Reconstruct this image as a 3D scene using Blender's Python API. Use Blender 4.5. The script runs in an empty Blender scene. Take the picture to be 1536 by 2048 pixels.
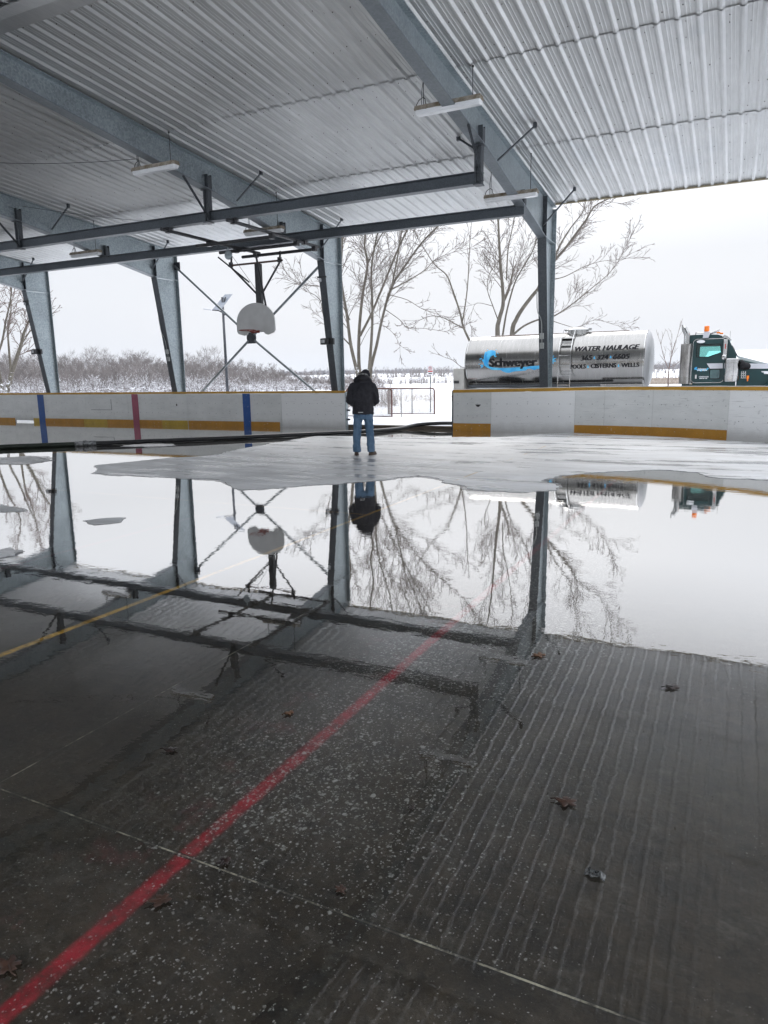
import bpy, bmesh, math, random
from mathutils import Vector, Matrix, noise
from math import sin, cos, pi, radians, sqrt, atan2, tan
random.seed(7)
SC = bpy.context.scene
COL = SC.collection
# ------------------------------------------------------------------ camera
FPX = 1410.0; ROLL = radians(0.9); CAMH = 1.6; YAW = radians(26.4); PIT = math.atan(268/1410)
Fv = Vector((-sin(YAW)*cos(PIT), cos(YAW)*cos(PIT), -sin(PIT)))
R0 = Vector((cos(YAW), sin(YAW), 0)); U0 = R0.cross(Fv)
Rv = R0*cos(ROLL)-U0*sin(ROLL); Uv = R0*sin(ROLL)+U0*cos(ROLL)
cd = bpy.data.cameras.new("camera"); cam = bpy.data.objects.new("camera", cd); COL.objects.link(cam)
m3 = Matrix((Rv, Uv, -Fv)).transposed()
cam.matrix_world = Matrix.Translation((0, 0, CAMH)) @ m3.to_4x4()
cd.sensor_fit = 'VERTICAL'; cd.sensor_height = 24.0; cd.lens = FPX/2048*24.0
cd.clip_start = 0.05; cd.clip_end = 9000
SC.camera = cam
# surveying helpers: where the sight line through a spot of the photograph meets a known real plane
def ray(x, y): return Fv + Rv*((x-768)/FPX) - Uv*((y-1024)/FPX)
def gz(x, y, z=0.0):
    d = ray(x, y); t = (z-CAMH)/d.z; return Vector((d.x*t, d.y*t, z))
def gy(x, y, Y):
    d = ray(x, y); t = Y/d.y; return Vector((d.x*t, Y, CAMH+d.z*t))

# ------------------------------------------------------------------ materials
def lin(c):
    return tuple((v/12.92 if v <= .04045 else ((v+.055)/1.055)**2.4) for v in c)
class N:
    """tiny node builder"""
    def __init__(s, name):
        s.m = bpy.data.materials.new(name); s.m.use_nodes = True
        s.t = s.m.node_tree; s.t.nodes.clear()
        s.out = s.t.nodes.new('ShaderNodeOutputMaterial')
    def n(s, typ, **kw):
        nd = s.t.nodes.new('ShaderNode'+typ)
        for k, v in kw.items():
            if hasattr(nd, k) and not k[0].isupper(): setattr(nd, k, v)
        return nd
    def l(s, a, b): s.t.links.new(a, b)
    def setv(s, sock, v):
        if isinstance(v, bpy.types.NodeSocket): s.l(v, sock)
        else: sock.default_value = v
    def obj(s):
        if not hasattr(s, '_o'): s._o = s.n('TexCoord').outputs['Object']
        return s._o
    def map(s, scale=(1, 1, 1), loc=(0, 0, 0), rot=(0, 0, 0), src=None):
        mp = s.n('Mapping'); s.l(src or s.obj(), mp.inputs['Vector'])
        mp.inputs['Scale'].default_value = scale; mp.inputs['Location'].default_value = loc
        mp.inputs['Rotation'].default_value = rot
        return mp.outputs[0]
    def noise(s, scale, detail=4, rough=.55, vec=None, dist=0.0, out=0):
        nd = s.n('TexNoise'); s.l(vec or s.obj(), nd.inputs['Vector'])
        nd.inputs['Scale'].default_value = scale; nd.inputs['Detail'].default_value = detail
        nd.inputs['Roughness'].default_value = rough; nd.inputs['Distortion'].default_value = dist
        return nd.outputs[out]
    def voro(s, scale, vec=None, feature='F1', out='Distance', rnd=1.0):
        nd = s.n('TexVoronoi'); nd.feature = feature; s.l(vec or s.obj(), nd.inputs['Vector'])
        nd.inputs['Scale'].default_value = scale; nd.inputs['Randomness'].default_value = rnd
        return nd.outputs[out]
    def ramp(s, fac, a, b, ca=(0, 0, 0, 1), cb=(1, 1, 1, 1), interp='LINEAR'):
        nd = s.n('ValToRGB'); s.setv(nd.inputs[0], fac); e = nd.color_ramp.elements
        nd.color_ramp.interpolation = interp
        e[0].position = a; e[1].position = b; e[0].color = ca if len(ca) == 4 else (*ca, 1); e[1].color = cb if len(cb) == 4 else (*cb, 1)
        return nd.outputs[0]
    def mathn(s, op, a, b=0.0, c=None, clamp=False):
        nd = s.n('Math'); nd.operation = op; nd.use_clamp = clamp
        s.setv(nd.inputs[0], a); s.setv(nd.inputs[1], b)
        if c is not None: s.setv(nd.inputs[2], c)
        return nd.outputs[0]
    def mix(s, fac, a, b):
        nd = s.n('MixRGB'); s.setv(nd.inputs[0], fac)
        for i, v in ((1, a), (2, b)):
            s.setv(nd.inputs[i], v if isinstance(v, bpy.types.NodeSocket) else (*v[:3], 1))
        return nd.outputs[0]
    def xyz(s, src=None):
        nd = s.n('SeparateXYZ'); s.l(src or s.obj(), nd.inputs[0]); return nd.outputs
    def bump(s, h, strength=.3, dist=.01):
        nd = s.n('Bump'); s.l(h, nd.inputs['Height']); nd.inputs['Strength'].default_value = strength; nd.inputs['Distance'].default_value = dist
        return nd.outputs[0]
    def principled(s, col, rough=.5, metal=0.0, normal=None, spec=.5, coat=0.0):
        p = s.n('BsdfPrincipled')
        s.setv(p.inputs['Base Color'], col if isinstance(col, bpy.types.NodeSocket) else (*col[:3], 1))
        s.setv(p.inputs['Roughness'], rough); s.setv(p.inputs['Metallic'], metal)
        p.inputs['Specular IOR Level'].default_value = spec
        p.inputs['Coat Weight'].default_value = coat
        if normal is not None: s.l(normal, p.inputs['Normal'])
        return p
    def done(s, bsdf):
        s.l(bsdf.outputs[0], s.out.inputs['Surface']); return s.m

def mat(name, c1, c2=None, scale=4, rough=.6, metal=0.0, bump=0.0, bscale=40, stretch=(1, 1, 1), spec=.5, detail=5, lo=.35, hi=.65, coat=0):
    b = N(name)
    v = b.map(stretch)
    if c2 is None: c2 = tuple(x*.8 for x in c1)
    col = b.ramp(b.noise(scale, detail, .6, v), lo, hi, c1, c2)
    nm = b.bump(b.noise(bscale, 3, .6, v), bump, .01) if bump else None
    return b.done(b.principled(col, rough, metal, nm, spec, coat))

def galv(name, c1, c2, rough, metal, spangle=28):
    b = N(name)
    vc = b.voro(spangle, out='Color'); sx = b.xyz(vc)[0]
    big = b.noise(1.3, 5, .6)
    f = b.mathn('ADD', b.mathn('MULTIPLY', sx, .45), b.mathn('MULTIPLY', big, .6))
    col = b.ramp(f, .25, .85, c1, c2)
    streak = b.ramp(b.noise(3, 4, .6, b.map((6, 6, .5))), .6, .8)
    col = b.mix(b.mathn('MULTIPLY', streak, .25), col, tuple(x*.6 for x in c1))
    ro = b.mathn('ADD', b.mathn('MULTIPLY', sx, .2), rough-.1)
    return b.done(b.principled(col, ro, metal))

MT = {}
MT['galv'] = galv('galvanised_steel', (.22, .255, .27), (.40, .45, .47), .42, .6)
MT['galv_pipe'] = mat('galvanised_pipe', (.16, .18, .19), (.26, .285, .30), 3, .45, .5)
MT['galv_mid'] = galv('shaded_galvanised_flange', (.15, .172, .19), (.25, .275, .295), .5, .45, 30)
MT['galv_dark'] = galv('dark_shaded_galvanised_steel', (.05, .056, .064), (.095, .105, .115), .5, .4, 40)  # darker galvanised copy; on column flanges the interior shade is in the colour
MT['steel_dark'] = mat('dark_steel', (.030, .033, .04), (.06, .065, .075), 5, .5, .3, .1, 60)
MT['black_pipe'] = mat('black_painted_pipe', (.012, .012, .014), (.03, .03, .033), 8, .45, 0, .05, 80)
MT['bolt'] = mat('rusty_bolt', (.03, .022, .018), (.06, .04, .03), 30, .6, .3)

def roof_mat():
    b = N('corrugated_roof_sheet'); x, y, z = b.xyz()
    v = b.map((.35, .12, 1))
    f = b.noise(1.6, 6, .62, v)
    fine = b.noise(22, 3, .6, b.map((1, .08, 1)))
    col = b.ramp(b.mathn('ADD', b.mathn('MULTIPLY', f, .75), b.mathn('MULTIPLY', fine, .3)), .3, .75, (.43, .435, .435), (.64, .645, .64))
    # damp blotches on the sheets
    bl = b.ramp(b.noise(.55, 5, .65, b.map((1, .45, 1), (3, 1, 0))), .56, .68)
    col = b.mix(b.mathn('MULTIPLY', bl, .35), col, (.34, .37, .40))
    ro = b.mathn('ADD', b.mathn('MULTIPLY', b.noise(5, 4, .6, b.map((1, .25, 1))),   .25), .36)
    nm = b.bump(b.noise(3.0, 2, .5, b.map((3, .6, 1))), .12, .02)
    return b.done(b.principled(col, ro, .72, nm))
MT['roof'] = roof_mat()
MT['roof_top'] = mat('roof_cover', (.5, .5, .5), (.6, .6, .6), 2, .6)
MT['screw'] = mat('screw_head', (.03, .025, .02), (.07, .05, .04), 30, .6, .2)
MT['fascia'] = mat('beige_trim', (.42, .36, .24), (.32, .27, .18), 3, .6, 0, .05, 40)

def board_mat(name, c1, c2):
    b = N(name)
    col = b.ramp(b.noise(2.2, 6, .65, b.map((.5, 1, 1.3))), .3, .72, c1, c2)
    # puck marks and scuffs: short dark horizontal streaks, and fixing screws
    sc = b.ramp(b.noise(3.0, 3, .5, b.map((.7, 1, 22), (5, 0, 2))), .645, .69)
    sp = b.ramp(b.noise(9, 2, .5, b.map((1, 1, 1.0), (9, 0, 0))), .66, .74)
    x, y, z = b.xyz()
    def near(v, c, w):
        return b.mathn('LESS_THAN', b.mathn('ABSOLUTE', b.mathn('SUBTRACT', v, c)), w)
    fx = b.mathn('LESS_THAN', b.mathn('ABSOLUTE', b.mathn('SUBTRACT', b.mathn('FRACT', b.mathn('MULTIPLY', x, 3.28)), .5)), .035)
    rows = b.mathn('ADD', near(z, .44, .010), b.mathn('ADD', near(z, .80, .010), near(z, 1.18, .009)), clamp=True)
    dots = b.mathn('MULTIPLY', fx, rows)
    f = b.mathn('ADD', b.mathn('MULTIPLY', sc, .30), b.mathn('MULTIPLY', sp, .25))
    f = b.mathn('ADD', f, b.mathn('MULTIPLY', dots, .7), clamp=True)
    col = b.mix(f, col, (.10, .10, .11))
    # grime along the bottom
    gr = b.ramp(b.mathn('ADD', z, b.mathn('MULTIPLY', b.noise(5, 4, .6), .25)), .16, .42, (1, 1, 1), (0, 0, 0))
    col = b.mix(b.mathn('MULTIPLY', gr, .35), col, (.22, .20, .17))
    nm = b.bump(b.noise(1.3, 2, .5), .1, .05)
    return b.done(b.principled(col, .42, 0, nm, .35))
MT['board'] = board_mat('scuffed_board_panel', (.82, .83, .82), (.68, .695, .685))
MT['board_pale'] = board_mat('pale_board_panel', (.93, .94, .94), (.90, .91, .91))
def paintish(name, c, worn=(.6, .6, .58), amt=.8, sc=14):
    b = N(name)
    col = b.ramp(b.noise(3, 4, .6), .3, .7, c, tuple(x*.78 for x in c))
    w = b.ramp(b.noise(sc, 5, .65, b.map((1, 1, 1.6))), .63, .69)
    col = b.mix(b.mathn('MULTIPLY', w, amt), col, worn)
    return b.done(b.principled(col, .5, 0, None, .35))
MT['kick'] = paintish('ochre_kick_plate', (.58, .28, .035))
MT['kick_pale'] = paintish('yellow_kick_plate', (.60, .40, .05))
MT['cap'] = paintish('yellow_cap_rail', (.60, .33, .04), amt=.4)
MT['blue'] = paintish('blue_stripe', (.02, .10, .36), amt=.5)
MT['pink'] = paintish('faded_red_stripe', (.40, .10, .16), (.5, .3, .33), .4)
MT['seam'] = mat('dirty_joint', (.10, .10, .10), (.3, .3, .3), 9, .8)
MT['snow'] = None

def snow_mat():
    b = N('snow')
    col = b.ramp(b.noise(.35, 7, .6), .3, .75, (.80, .82, .86), (.90, .91, .93))
    h = b.mathn('ADD', b.noise(2.5, 5, .6), b.mathn('MULTIPLY', b.noise(14, 4, .65), .35))
    nm = b.bump(h, .5, .06)
    # bits of dry stalk and soil showing through near the rink
    x, y, z = b.xyz()
    sp = b.ramp(b.noise(7, 6, .75), .70, .76)
    nearf = b.ramp(y, 0.0, 1.0)
    mr = b.n('MapRange'); b.l(y, mr.inputs[0]); mr.inputs[1].default_value = 22; mr.inputs[2].default_value = 48; mr.inputs[3].default_value = .55; mr.inputs[4].default_value = 0
    col = b.mix(b.mathn('MULTIPLY', sp, mr.outputs[0]), col, (.25, .21, .17))
    return b.done(b.principled(col, .8, 0, nm, .2))
MT['snow'] = snow_mat()

# rink floor: damp concrete with painted lines, saw cuts and frozen flecks
def floor_mat():
    b = N('damp_concrete_floor'); x, y, z = b.xyz()
    big = b.noise(.45, 6, .62); mid = b.noise(2.6, 6, .7); fine = b.noise(38, 4, .7)
    patchy = b.noise(9, 8, .78)
    f = b.mathn('ADD', b.mathn('MULTIPLY', big, .25), b.mathn('ADD', b.mathn('MULTIPLY', mid, .25), b.mathn('ADD', b.mathn('MULTIPLY', patchy, .38), b.mathn('MULTIPLY', fine, .16))))
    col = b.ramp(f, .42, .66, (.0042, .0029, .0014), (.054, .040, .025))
    # green algae and brownish stains
    # worn, pitted surface: pale scuffs and dark pits a centimetre or two across
    sc_ = b.ramp(b.noise(11, 6, .8, b.map((.55, 1, 1), (0, 0, 0), (0, 0, .5))), .53, .72)
    col = b.mix(b.mathn('MULTIPLY', sc_, .55), col, (.10, .092, .076))
    pit = b.ramp(b.noise(19, 5, .8, b.map((1, 1, 1), (3, 8, 0))), .56, .66)
    col = b.mix(b.mathn('MULTIPLY', pit, .6), col, (.005, .0045, .004))
    g = b.ramp(b.noise(.8, 5, .7, b.map((1, 1, 1), (11, 4, 0))), .55, .72)
    col = b.mix(b.mathn('MULTIPLY', g, .45), col, (.016, .022, .017))
    br = b.ramp(b.noise(1.4, 5, .7, b.map((1, 1, 1), (2, 9, 0))), .58, .74)
    col = b.mix(b.mathn('MULTIPLY', br, .5), col, (.024, .016, .012))
    drk = b.ramp(b.noise(5.5, 5, .75, b.map((1, 1, 1), (7, 3, 0))), .57, .66)
    col = b.mix(b.mathn('MULTIPLY', drk, .45), col, (.006, .0055, .005))
    wob = b.mathn('MULTIPLY', b.mathn('SUBTRACT', b.noise(14, 4, .7), .5), .022)
    wear = b.noise(26, 5, .72); wear2 = b.noise(3.2, 4, .6, b.map((1, 1, 1), (5, 5, 0)))
    def stripe(axis, c, hw, edge, colr, amt, lo=None, hi=None, a2=None):
        d = b.mathn('ABSOLUTE', b.mathn('ADD', b.mathn('SUBTRACT', axis, c), wob))
        mk = b.ramp(d, hw-edge, hw+edge, (1, 1, 1), (0, 0, 0))
        w = b.ramp(b.mathn('ADD', b.mathn('MULTIPLY', wear, .6), b.mathn('MULTIPLY', wear2, .5)), .50, .68, (1, 1, 1), (.25, .25, .25))
        mk = b.mathn('MULTIPLY', b.mathn('MULTIPLY', mk, w), amt)
        if lo is not None:
            mk = b.mathn('MULTIPLY', mk, b.mathn('MULTIPLY', b.mathn('GREATER_THAN', a2, lo), b.mathn('LESS_THAN', a2, hi)))
        return mk
    mk = stripe(x, -1.595, .031, .010, None, 1.0)
    col = b.mix(mk, col, b.mix(b.ramp(b.noise(9, 5, .7), .35, .7), (.19, .003, .010), (.37, .018, .032)))
    mk = stripe(x, -3.88, .026, .008, None, 1.0, .5, 18, y)
    col = b.mix(mk, col, (.85, .48, .03))
    mk = stripe(y, 7.36, .026, .008, None, .8, -12, -3.88, x)
    col = b.mix(mk, col, (.48, .25, .03))
    mk = stripe(x, -5.75, .028, .01, None, .7, 1, 7, y)
    col = b.mix(mk, col, (.30, .03, .035))
    # pink dust beside the red line
    pk = b.ramp(b.noise(5, 5, .7, b.map((1, 1, 1), (1, 2, 0))), .55, .7)
    pd = b.ramp(b.mathn('ABSOLUTE', b.mathn('ADD', x, 1.78)), .03, .32, (1, 1, 1), (0, 0, 0))
    col = b.mix(b.mathn('MULTIPLY', b.mathn('MULTIPLY', pk, pd), .4), col, (.16, .03, .035))
    # saw cuts filled with pale grit
    def cut(axis, c, hw):
        d = b.mathn('ABSOLUTE', b.mathn('ADD', b.mathn('SUBTRACT', axis, c), b.mathn('MULTIPLY', wob, .12)))
        return b.mathn('LESS_THAN', d, hw), b.mathn('LESS_THAN', d, hw*2.6)
    for ax, c in ((x, -2.605), (y, 1.63), (x, .9), (y, 5.2), (x, -6.1), (y, 8.8), (x, -9.6)):
        core, edge = cut(ax, c, .0035)
        col = b.mix(b.mathn('MULTIPLY', edge, .85), col, (.015, .014, .012))
        grit = b.ramp(b.noise(7, 5, .75), .50, .64)
        col = b.mix(b.mathn('MULTIPLY', core, b.mathn('ADD', b.mathn('MULTIPLY', grit, .85), .10)), col, (.40, .37, .28))
    # flecks of slush frozen to the floor
    dv = b.n('TexNoise'); b.l(b.obj(), dv.inputs['Vector']); dv.inputs['Scale'].default_value = 30
    va = b.n('VectorMath'); va.operation = 'MULTIPLY_ADD'; b.l(dv.outputs['Color'], va.inputs[0]); va.inputs[1].default_value = (.022, .022, 0); b.l(b.obj(), va.inputs[2])
    dens = b.noise(.75, 4, .6, b.map((1, 1, 1), (4.2, 1.7, 0)))
    zone = b.ramp(b.mathn('ABSOLUTE', b.mathn('ADD', x, 1.25)), .30, 2.1, (1, 1, 1), (0, 0, 0))
    zone = b.mathn('MULTIPLY', zone, b.ramp(b.mathn('MULTIPLY', y, .2), .20, .48, (.45, .45, .45), (1, 1, 1)))
    dens = b.mathn('ADD', b.mathn('MULTIPLY', dens, .75), b.mathn('MULTIPLY', zone, .36))
    for sc, base in ((38, .72), (66, 1.0), (115, 1.1), (18, .15)):
        vd = b.voro(sc, va.outputs[0]); vcx = b.xyz(b.voro(sc, va.outputs[0], out='Color'))
        thr = b.mathn('MULTIPLY', b.mathn('MULTIPLY', vcx[0], vcx[1]), b.ramp(dens, .30, .80))
        thr = b.mathn('MULTIPLY', thr, base)
        vd = b.mathn('ADD', vd, b.mathn('MULTIPLY', b.mathn('SUBTRACT', b.noise(sc*2.6, 3, .7), .5), .75))
        mk = b.ramp(b.mathn('SUBTRACT', thr, vd), .0, .16)
        tone = b.mathn('ADD', b.mathn('MULTIPLY', vcx[2], .80), .15)
        col = b.mix(b.mathn('MULTIPLY', mk, tone), col, (.34, .34, .32))
    nm = b.bump(b.mathn('ADD', mid, b.mathn('MULTIPLY', fine, .6)), .35, .01)
    return b.done(b.principled(col, .62, 0, nm, .3))
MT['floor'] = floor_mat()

def water_mat():
    b = N('meltwater')
    h1 = b.noise(3.2, 3, .5, b.map((1.0, 1.3, 1), (0, 0, 0), (0, 0, .4)), .4)
    h2 = b.noise(7.5, 3, .55, b.map((.8, 1.5, 1), (0, 0, 0), (0, 0, .46)), .3)
    calm = b.ramp(b.noise(.35, 3, .5), .38, .62)
    h3 = b.noise(19, 2, .5, b.map((.8, 1.5, 1), (0, 0, 0), (0, 0, .46)))
    h = b.mathn("ADD", b.mathn('ADD', b.mathn("MULTIPLY", h1, .55), b.mathn('MULTIPLY', h3, .07)), b.mathn('MULTIPLY', b.mathn('MULTIPLY', h2, .50), b.mathn('ADD', calm, .35)))
    nm = b.bump(h, .0125, .05)
    gl = b.n('BsdfGlossy'); gl.inputs['Color'].default_value = (.99, .98, .965, 1)
    b.setv(gl.inputs['Roughness'], .012); b.l(nm, gl.inputs['Normal'])
    tr = b.n('BsdfTransparent'); tr.inputs['Color'].default_value = (.93, .94, .93, 1)
    # sheen of the thin wet film: rises towards grazing sight lines
    lw = b.n('LayerWeight'); lw.inputs['Blend'].default_value = .5; b.l(nm, lw.inputs['Normal'])
    rp = b.n('ValToRGB'); b.l(lw.outputs['Facing'], rp.inputs[0]); cr = rp.color_ramp
    pts = [(0, .035), (.36, .065), (.5, .13), (.62, .24), (.68, .42), (.76, .68), (.86, .86), (1, .98)]
    cr.elements[0].position = 0; cr.elements[0].color = (.035, .035, .035, 1); cr.elements[1].position = 1; cr.elements[1].color = (.97, .97, .97, 1)
    for p, v in pts[1:-1]:
        e = cr.elements.new(p); e.color = (v, v, v, 1)
    ms = b.n('MixShader'); b.l(rp.outputs[0], ms.inputs[0]); b.l(tr.outputs[0], ms.inputs[1]); b.l(gl.outputs[0], ms.inputs[2])
    b.l(ms.outputs[0], b.out.inputs['Surface']); return b.m
MT['water'] = water_mat()

def ice_mat():
    b = N('wet_grey_ice')
    st = b.noise(1.6, 6, .65, b.map((.35, 1.4, 1), (0, 0, 0), (0, 0, .12)))
    col = b.ramp(st, .3, .72, (.46, .46, .455), (.72, .735, .75))
    dirt = b.ramp(b.noise(.9, 5, .7, b.map((.5, 1.2, 1), (3, 2, 0))), .56, .74)
    col = b.mix(b.mathn('MULTIPLY', dirt, .4), col, (.27, .25, .215))
    frost = b.ramp(b.noise(7, 6, .75, b.map((.25, 2.2, 1))), .58, .72)
    col = b.mix(b.mathn('MULTIPLY', frost, .6), col, (.86, .88, .91))
    sp = b.ramp(b.noise(40, 3, .7), .68, .74)
    col = b.mix(b.mathn('MULTIPLY', sp, .3), col, (.16, .15, .14))
    x, y, z = b.xyz()
    d = b.mathn('ABSOLUTE', b.mathn('ADD', b.mathn('ADD', x, 3.85), b.mathn('MULTIPLY', b.mathn('SUBTRACT', b.noise(10, 3), .5), .02)))
    ln = b.mathn('MULTIPLY', b.mathn('LESS_THAN', d, .025), b.ramp(b.noise(1.1, 4, .7), .48, .62))
    col = b.mix(b.mathn('MULTIPLY', ln, .6), col, (.42, .27, .08))
    wet = b.ramp(b.noise(1.0, 6, .68, b.map((.35, 1.6, 1), (7, 1, 0), (0, 0, .1))), .50, .62)
    col = b.mix(b.mathn('MULTIPLY', wet, .5), col, (.26, .26, .26))
    ro = b.mix(wet, b.ramp(b.noise(1.3, 5, .65, b.map((.4, 1.5, 1))), .35, .68, (.34, .34, .34), (.65, .65, .65)), (.10, .10, .10))
    nm = b.bump(b.mathn('ADD', b.noise(5, 5, .7, b.map((.4, 1.5, 1))), b.mathn('MULTIPLY', b.noise(50, 3, .7), .3)), .35, .01)
    return b.done(b.principled(col, ro, 0, nm, .5))
MT['ice'] = ice_mat()

def slush_mat():
    b = N('half_melted_slush')
    col = b.ramp(b.noise(6, 5, .7), .3, .7, (.20, .20, .20), (.42, .43, .44))
    p = b.principled(col, .22, 0, b.bump(b.noise(18, 4, .7), .3, .01), .5)
    tr = b.n('BsdfTransparent'); ms = b.n('MixShader')
    b.l(b.ramp(b.noise(5, 5, .7, b.map((1, 1, 1), (2, 2, 0))), .40, .60, (.25, .25, .25), (.85, .85, .85)), ms.inputs[0])
    b.l(tr.outputs[0], ms.inputs[1]); b.l(p.outputs[0], ms.inputs[2]); b.l(ms.outputs[0], b.out.inputs[0]); return b.m
MT['slush'] = slush_mat()
# ------------------------------------------------------------------ mesh builder
class MB:
    def __init__(s): s.v = []; s.f = []; s.mi = []; s.cur = 0
    def add(s, vs, fs):
        o = len(s.v); s.v += [Vector(p) for p in vs]
        for f in fs: s.f.append([i+o for i in f]); s.mi.append(s.cur)
    def box(s, c, d):
        x, y, z = c; a, b, h = d[0]/2, d[1]/2, d[2]/2
        s.add([(x+i*a, y+j*b, z+k*h) for i in (-1, 1) for j in (-1, 1) for k in (-1, 1)],
              [(0, 1, 3, 2), (4, 6, 7, 5), (0, 4, 5, 1), (2, 3, 7, 6), (0, 2, 6, 4), (1, 5, 7, 3)])
    def span(s, x0, x1, y0, y1, z0, z1): s.box(((x0+x1)/2, (y0+y1)/2, (z0+z1)/2), (abs(x1-x0), abs(y1-y0), abs(z1-z0)))
    def beam(s, p0, p1, w, h, up=(0, 0, 1)):
        p0 = Vector(p0); p1 = Vector(p1); d = (p1-p0).normalized(); up = Vector(up)
        if abs(d.dot(up)) > .98: up = Vector((0, 1, 0)) if abs(d.y) < .9 else Vector((1, 0, 0))
        a = d.cross(up).normalized(); b = a.cross(d).normalized(); vs = []
        for p in (p0, p1):
            for i, j in ((-1, -1), (1, -1), (1, 1), (-1, 1)): vs.append(p+a*(i*w/2)+b*(j*h/2))
        s.add(vs, [(3, 2, 1, 0), (4, 5, 6, 7), (0, 1, 5, 4), (1, 2, 6, 5), (2, 3, 7, 6), (3, 0, 4, 7)])
    def tube(s, pts, r, n=8, caps=True):
        pts = [Vector(p) for p in pts]
        rs = r if isinstance(r, (list, tuple)) else [r]*len(pts)
        ref = None; o = len(s.v); k = len(pts)
        for i, p in enumerate(pts):
            if i == 0: t = pts[1]-p
            elif i == k-1: t = p-pts[i-1]
            else: t = (pts[i+1]-p).normalized()+(p-pts[i-1]).normalized()
            if t.length < 1e-9: t = Vector((0, 0, 1))
            t.normalize()
            if ref is None: ref = Vector((1, 0, 0)) if abs(t.x) < .8 else Vector((0, 1, 0))
            a = t.cross(ref).normalized(); b = a.cross(t).normalized(); ref = b
            for j in range(n):
                q = 2*pi*j/n; s.v.append(p+(a*cos(q)+b*sin(q))*rs[i])
        for i in range(k-1):
            for j in range(n):
                s.f.append([o+i*n+j, o+i*n+(j+1) % n, o+(i+1)*n+(j+1) % n, o+(i+1)*n+j]); s.mi.append(s.cur)
        if caps:
            s.f.append([o+j for j in range(n)][::-1]); s.mi.append(s.cur)
            s.f.append([o+(k-1)*n+j for j in range(n)]); s.mi.append(s.cur)
    def lathe(s, prof, c, axis='z', n=24):
        """prof: (r, h) list; revolved about axis through c"""
        o = len(s.v); c = Vector(c); k = len(prof)
        for r, h in prof:
            for j in range(n):
                q = 2*pi*j/n; a, b = r*cos(q), r*sin(q)
                s.v.append(c+(Vector((a, b, h)) if axis == 'z' else Vector((h, a, b)) if axis == 'x' else Vector((a, h, b))))
        for i in range(k-1):
            for j in range(n):
                s.f.append([o+i*n+j, o+i*n+(j+1) % n, o+(i+1)*n+(j+1) % n, o+(i+1)*n+j]); s.mi.append(s.cur)
        s.f.append([o+j for j in range(n)]); s.mi.append(s.cur); s.f.append([o+(k-1)*n+j for j in range(n)]); s.mi.append(s.cur)
    def prism(s, poly, d0, d1, plane='xz'):
        """poly in 2D extruded between d0 and d1 along the remaining axis"""
        def P(u, v, d): return (u, d, v) if plane == 'xz' else (d, u, v) if plane == 'yz' else (u, v, d)
        n = len(poly); vs = [P(u, v, d0) for u, v in poly]+[P(u, v, d1) for u, v in poly]
        s.add(vs, [tuple(range(n))[::-1], tuple(range(n, 2*n))]+[(i, (i+1) % n, n+(i+1) % n, n+i) for i in range(n)])
    def loft(s, rings, caps=True):
        o = len(s.v); n = len(rings[0])
        for r in rings: s.v += [Vector(p) for p in r]
        for i in range(len(rings)-1):
            for j in range(n):
                s.f.append([o+i*n+j, o+i*n+(j+1) % n, o+(i+1)*n+(j+1) % n, o+(i+1)*n+j]); s.mi.append(s.cur)
        if caps:
            s.f.append([o+j for j in range(n)][::-1]); s.mi.append(s.cur)
            s.f.append([o+(len(rings)-1)*n+j for j in range(n)]); s.mi.append(s.cur)
    def build(s, name, mats, parent=None, smooth=False, local=False, bevel=0.0, fix=True, auto=None):
        me = bpy.data.meshes.new(name)
        off = Vector((0, 0, 0))
        if parent is not None and not local:
            q = parent
            while q is not None: off += q.location; q = q.parent
        me.from_pydata([p-off for p in s.v], [], s.f)
        if not isinstance(mats, (list, tuple)): mats = [mats]
        for m in mats: me.materials.append(m)
        if len(mats) > 1: me.polygons.foreach_set('material_index', s.mi)
        if fix and len(s.f) < 60000:
            bm = bmesh.new(); bm.from_mesh(me); bmesh.ops.recalc_face_normals(bm, faces=bm.faces); bm.to_mesh(me); bm.free()
        if smooth: me.polygons.foreach_set('use_smooth', [True]*len(me.polygons))
        ob = bpy.data.objects.new(name, me); COL.objects.link(ob)
        if parent is not None: ob.parent = parent
        if bevel:
            md = ob.modifiers.new('bevel', 'BEVEL'); md.width = bevel; md.segments = 2; md.limit_method = 'ANGLE'; md.angle_limit = radians(35)
        if auto is not None:
            try: me.set_sharp_from_angle(angle=radians(auto))
            except Exception: pass
        return ob

def tag(o, label=None, cat=None, group=None, kind=None):
    if label: o['label'] = label
    if cat: o['category'] = cat
    if group: o['group'] = group
    if kind: o['kind'] = kind
    return o
def thing(name, label, cat, loc=(0, 0, 0), rz=0, group=None):
    o = bpy.data.objects.new(name, None); COL.objects.link(o); o.empty_display_size = .2
    o.location = loc; o.rotation_euler = (0, 0, rz); return tag(o, label, cat, group)
def dup(root, loc, label, rz=None):
    def cp(o, par):
        c = o.copy(); COL.objects.link(c); c.parent = par
        for ch in [q for q in allobs if q.parent == o]: cp(ch, c)
        return c
    allobs = list(COL.objects)
    r = cp(root, None); r.location = loc; r['label'] = label
    if rz is not None: r.rotation_euler[2] = rz
    return r

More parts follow.
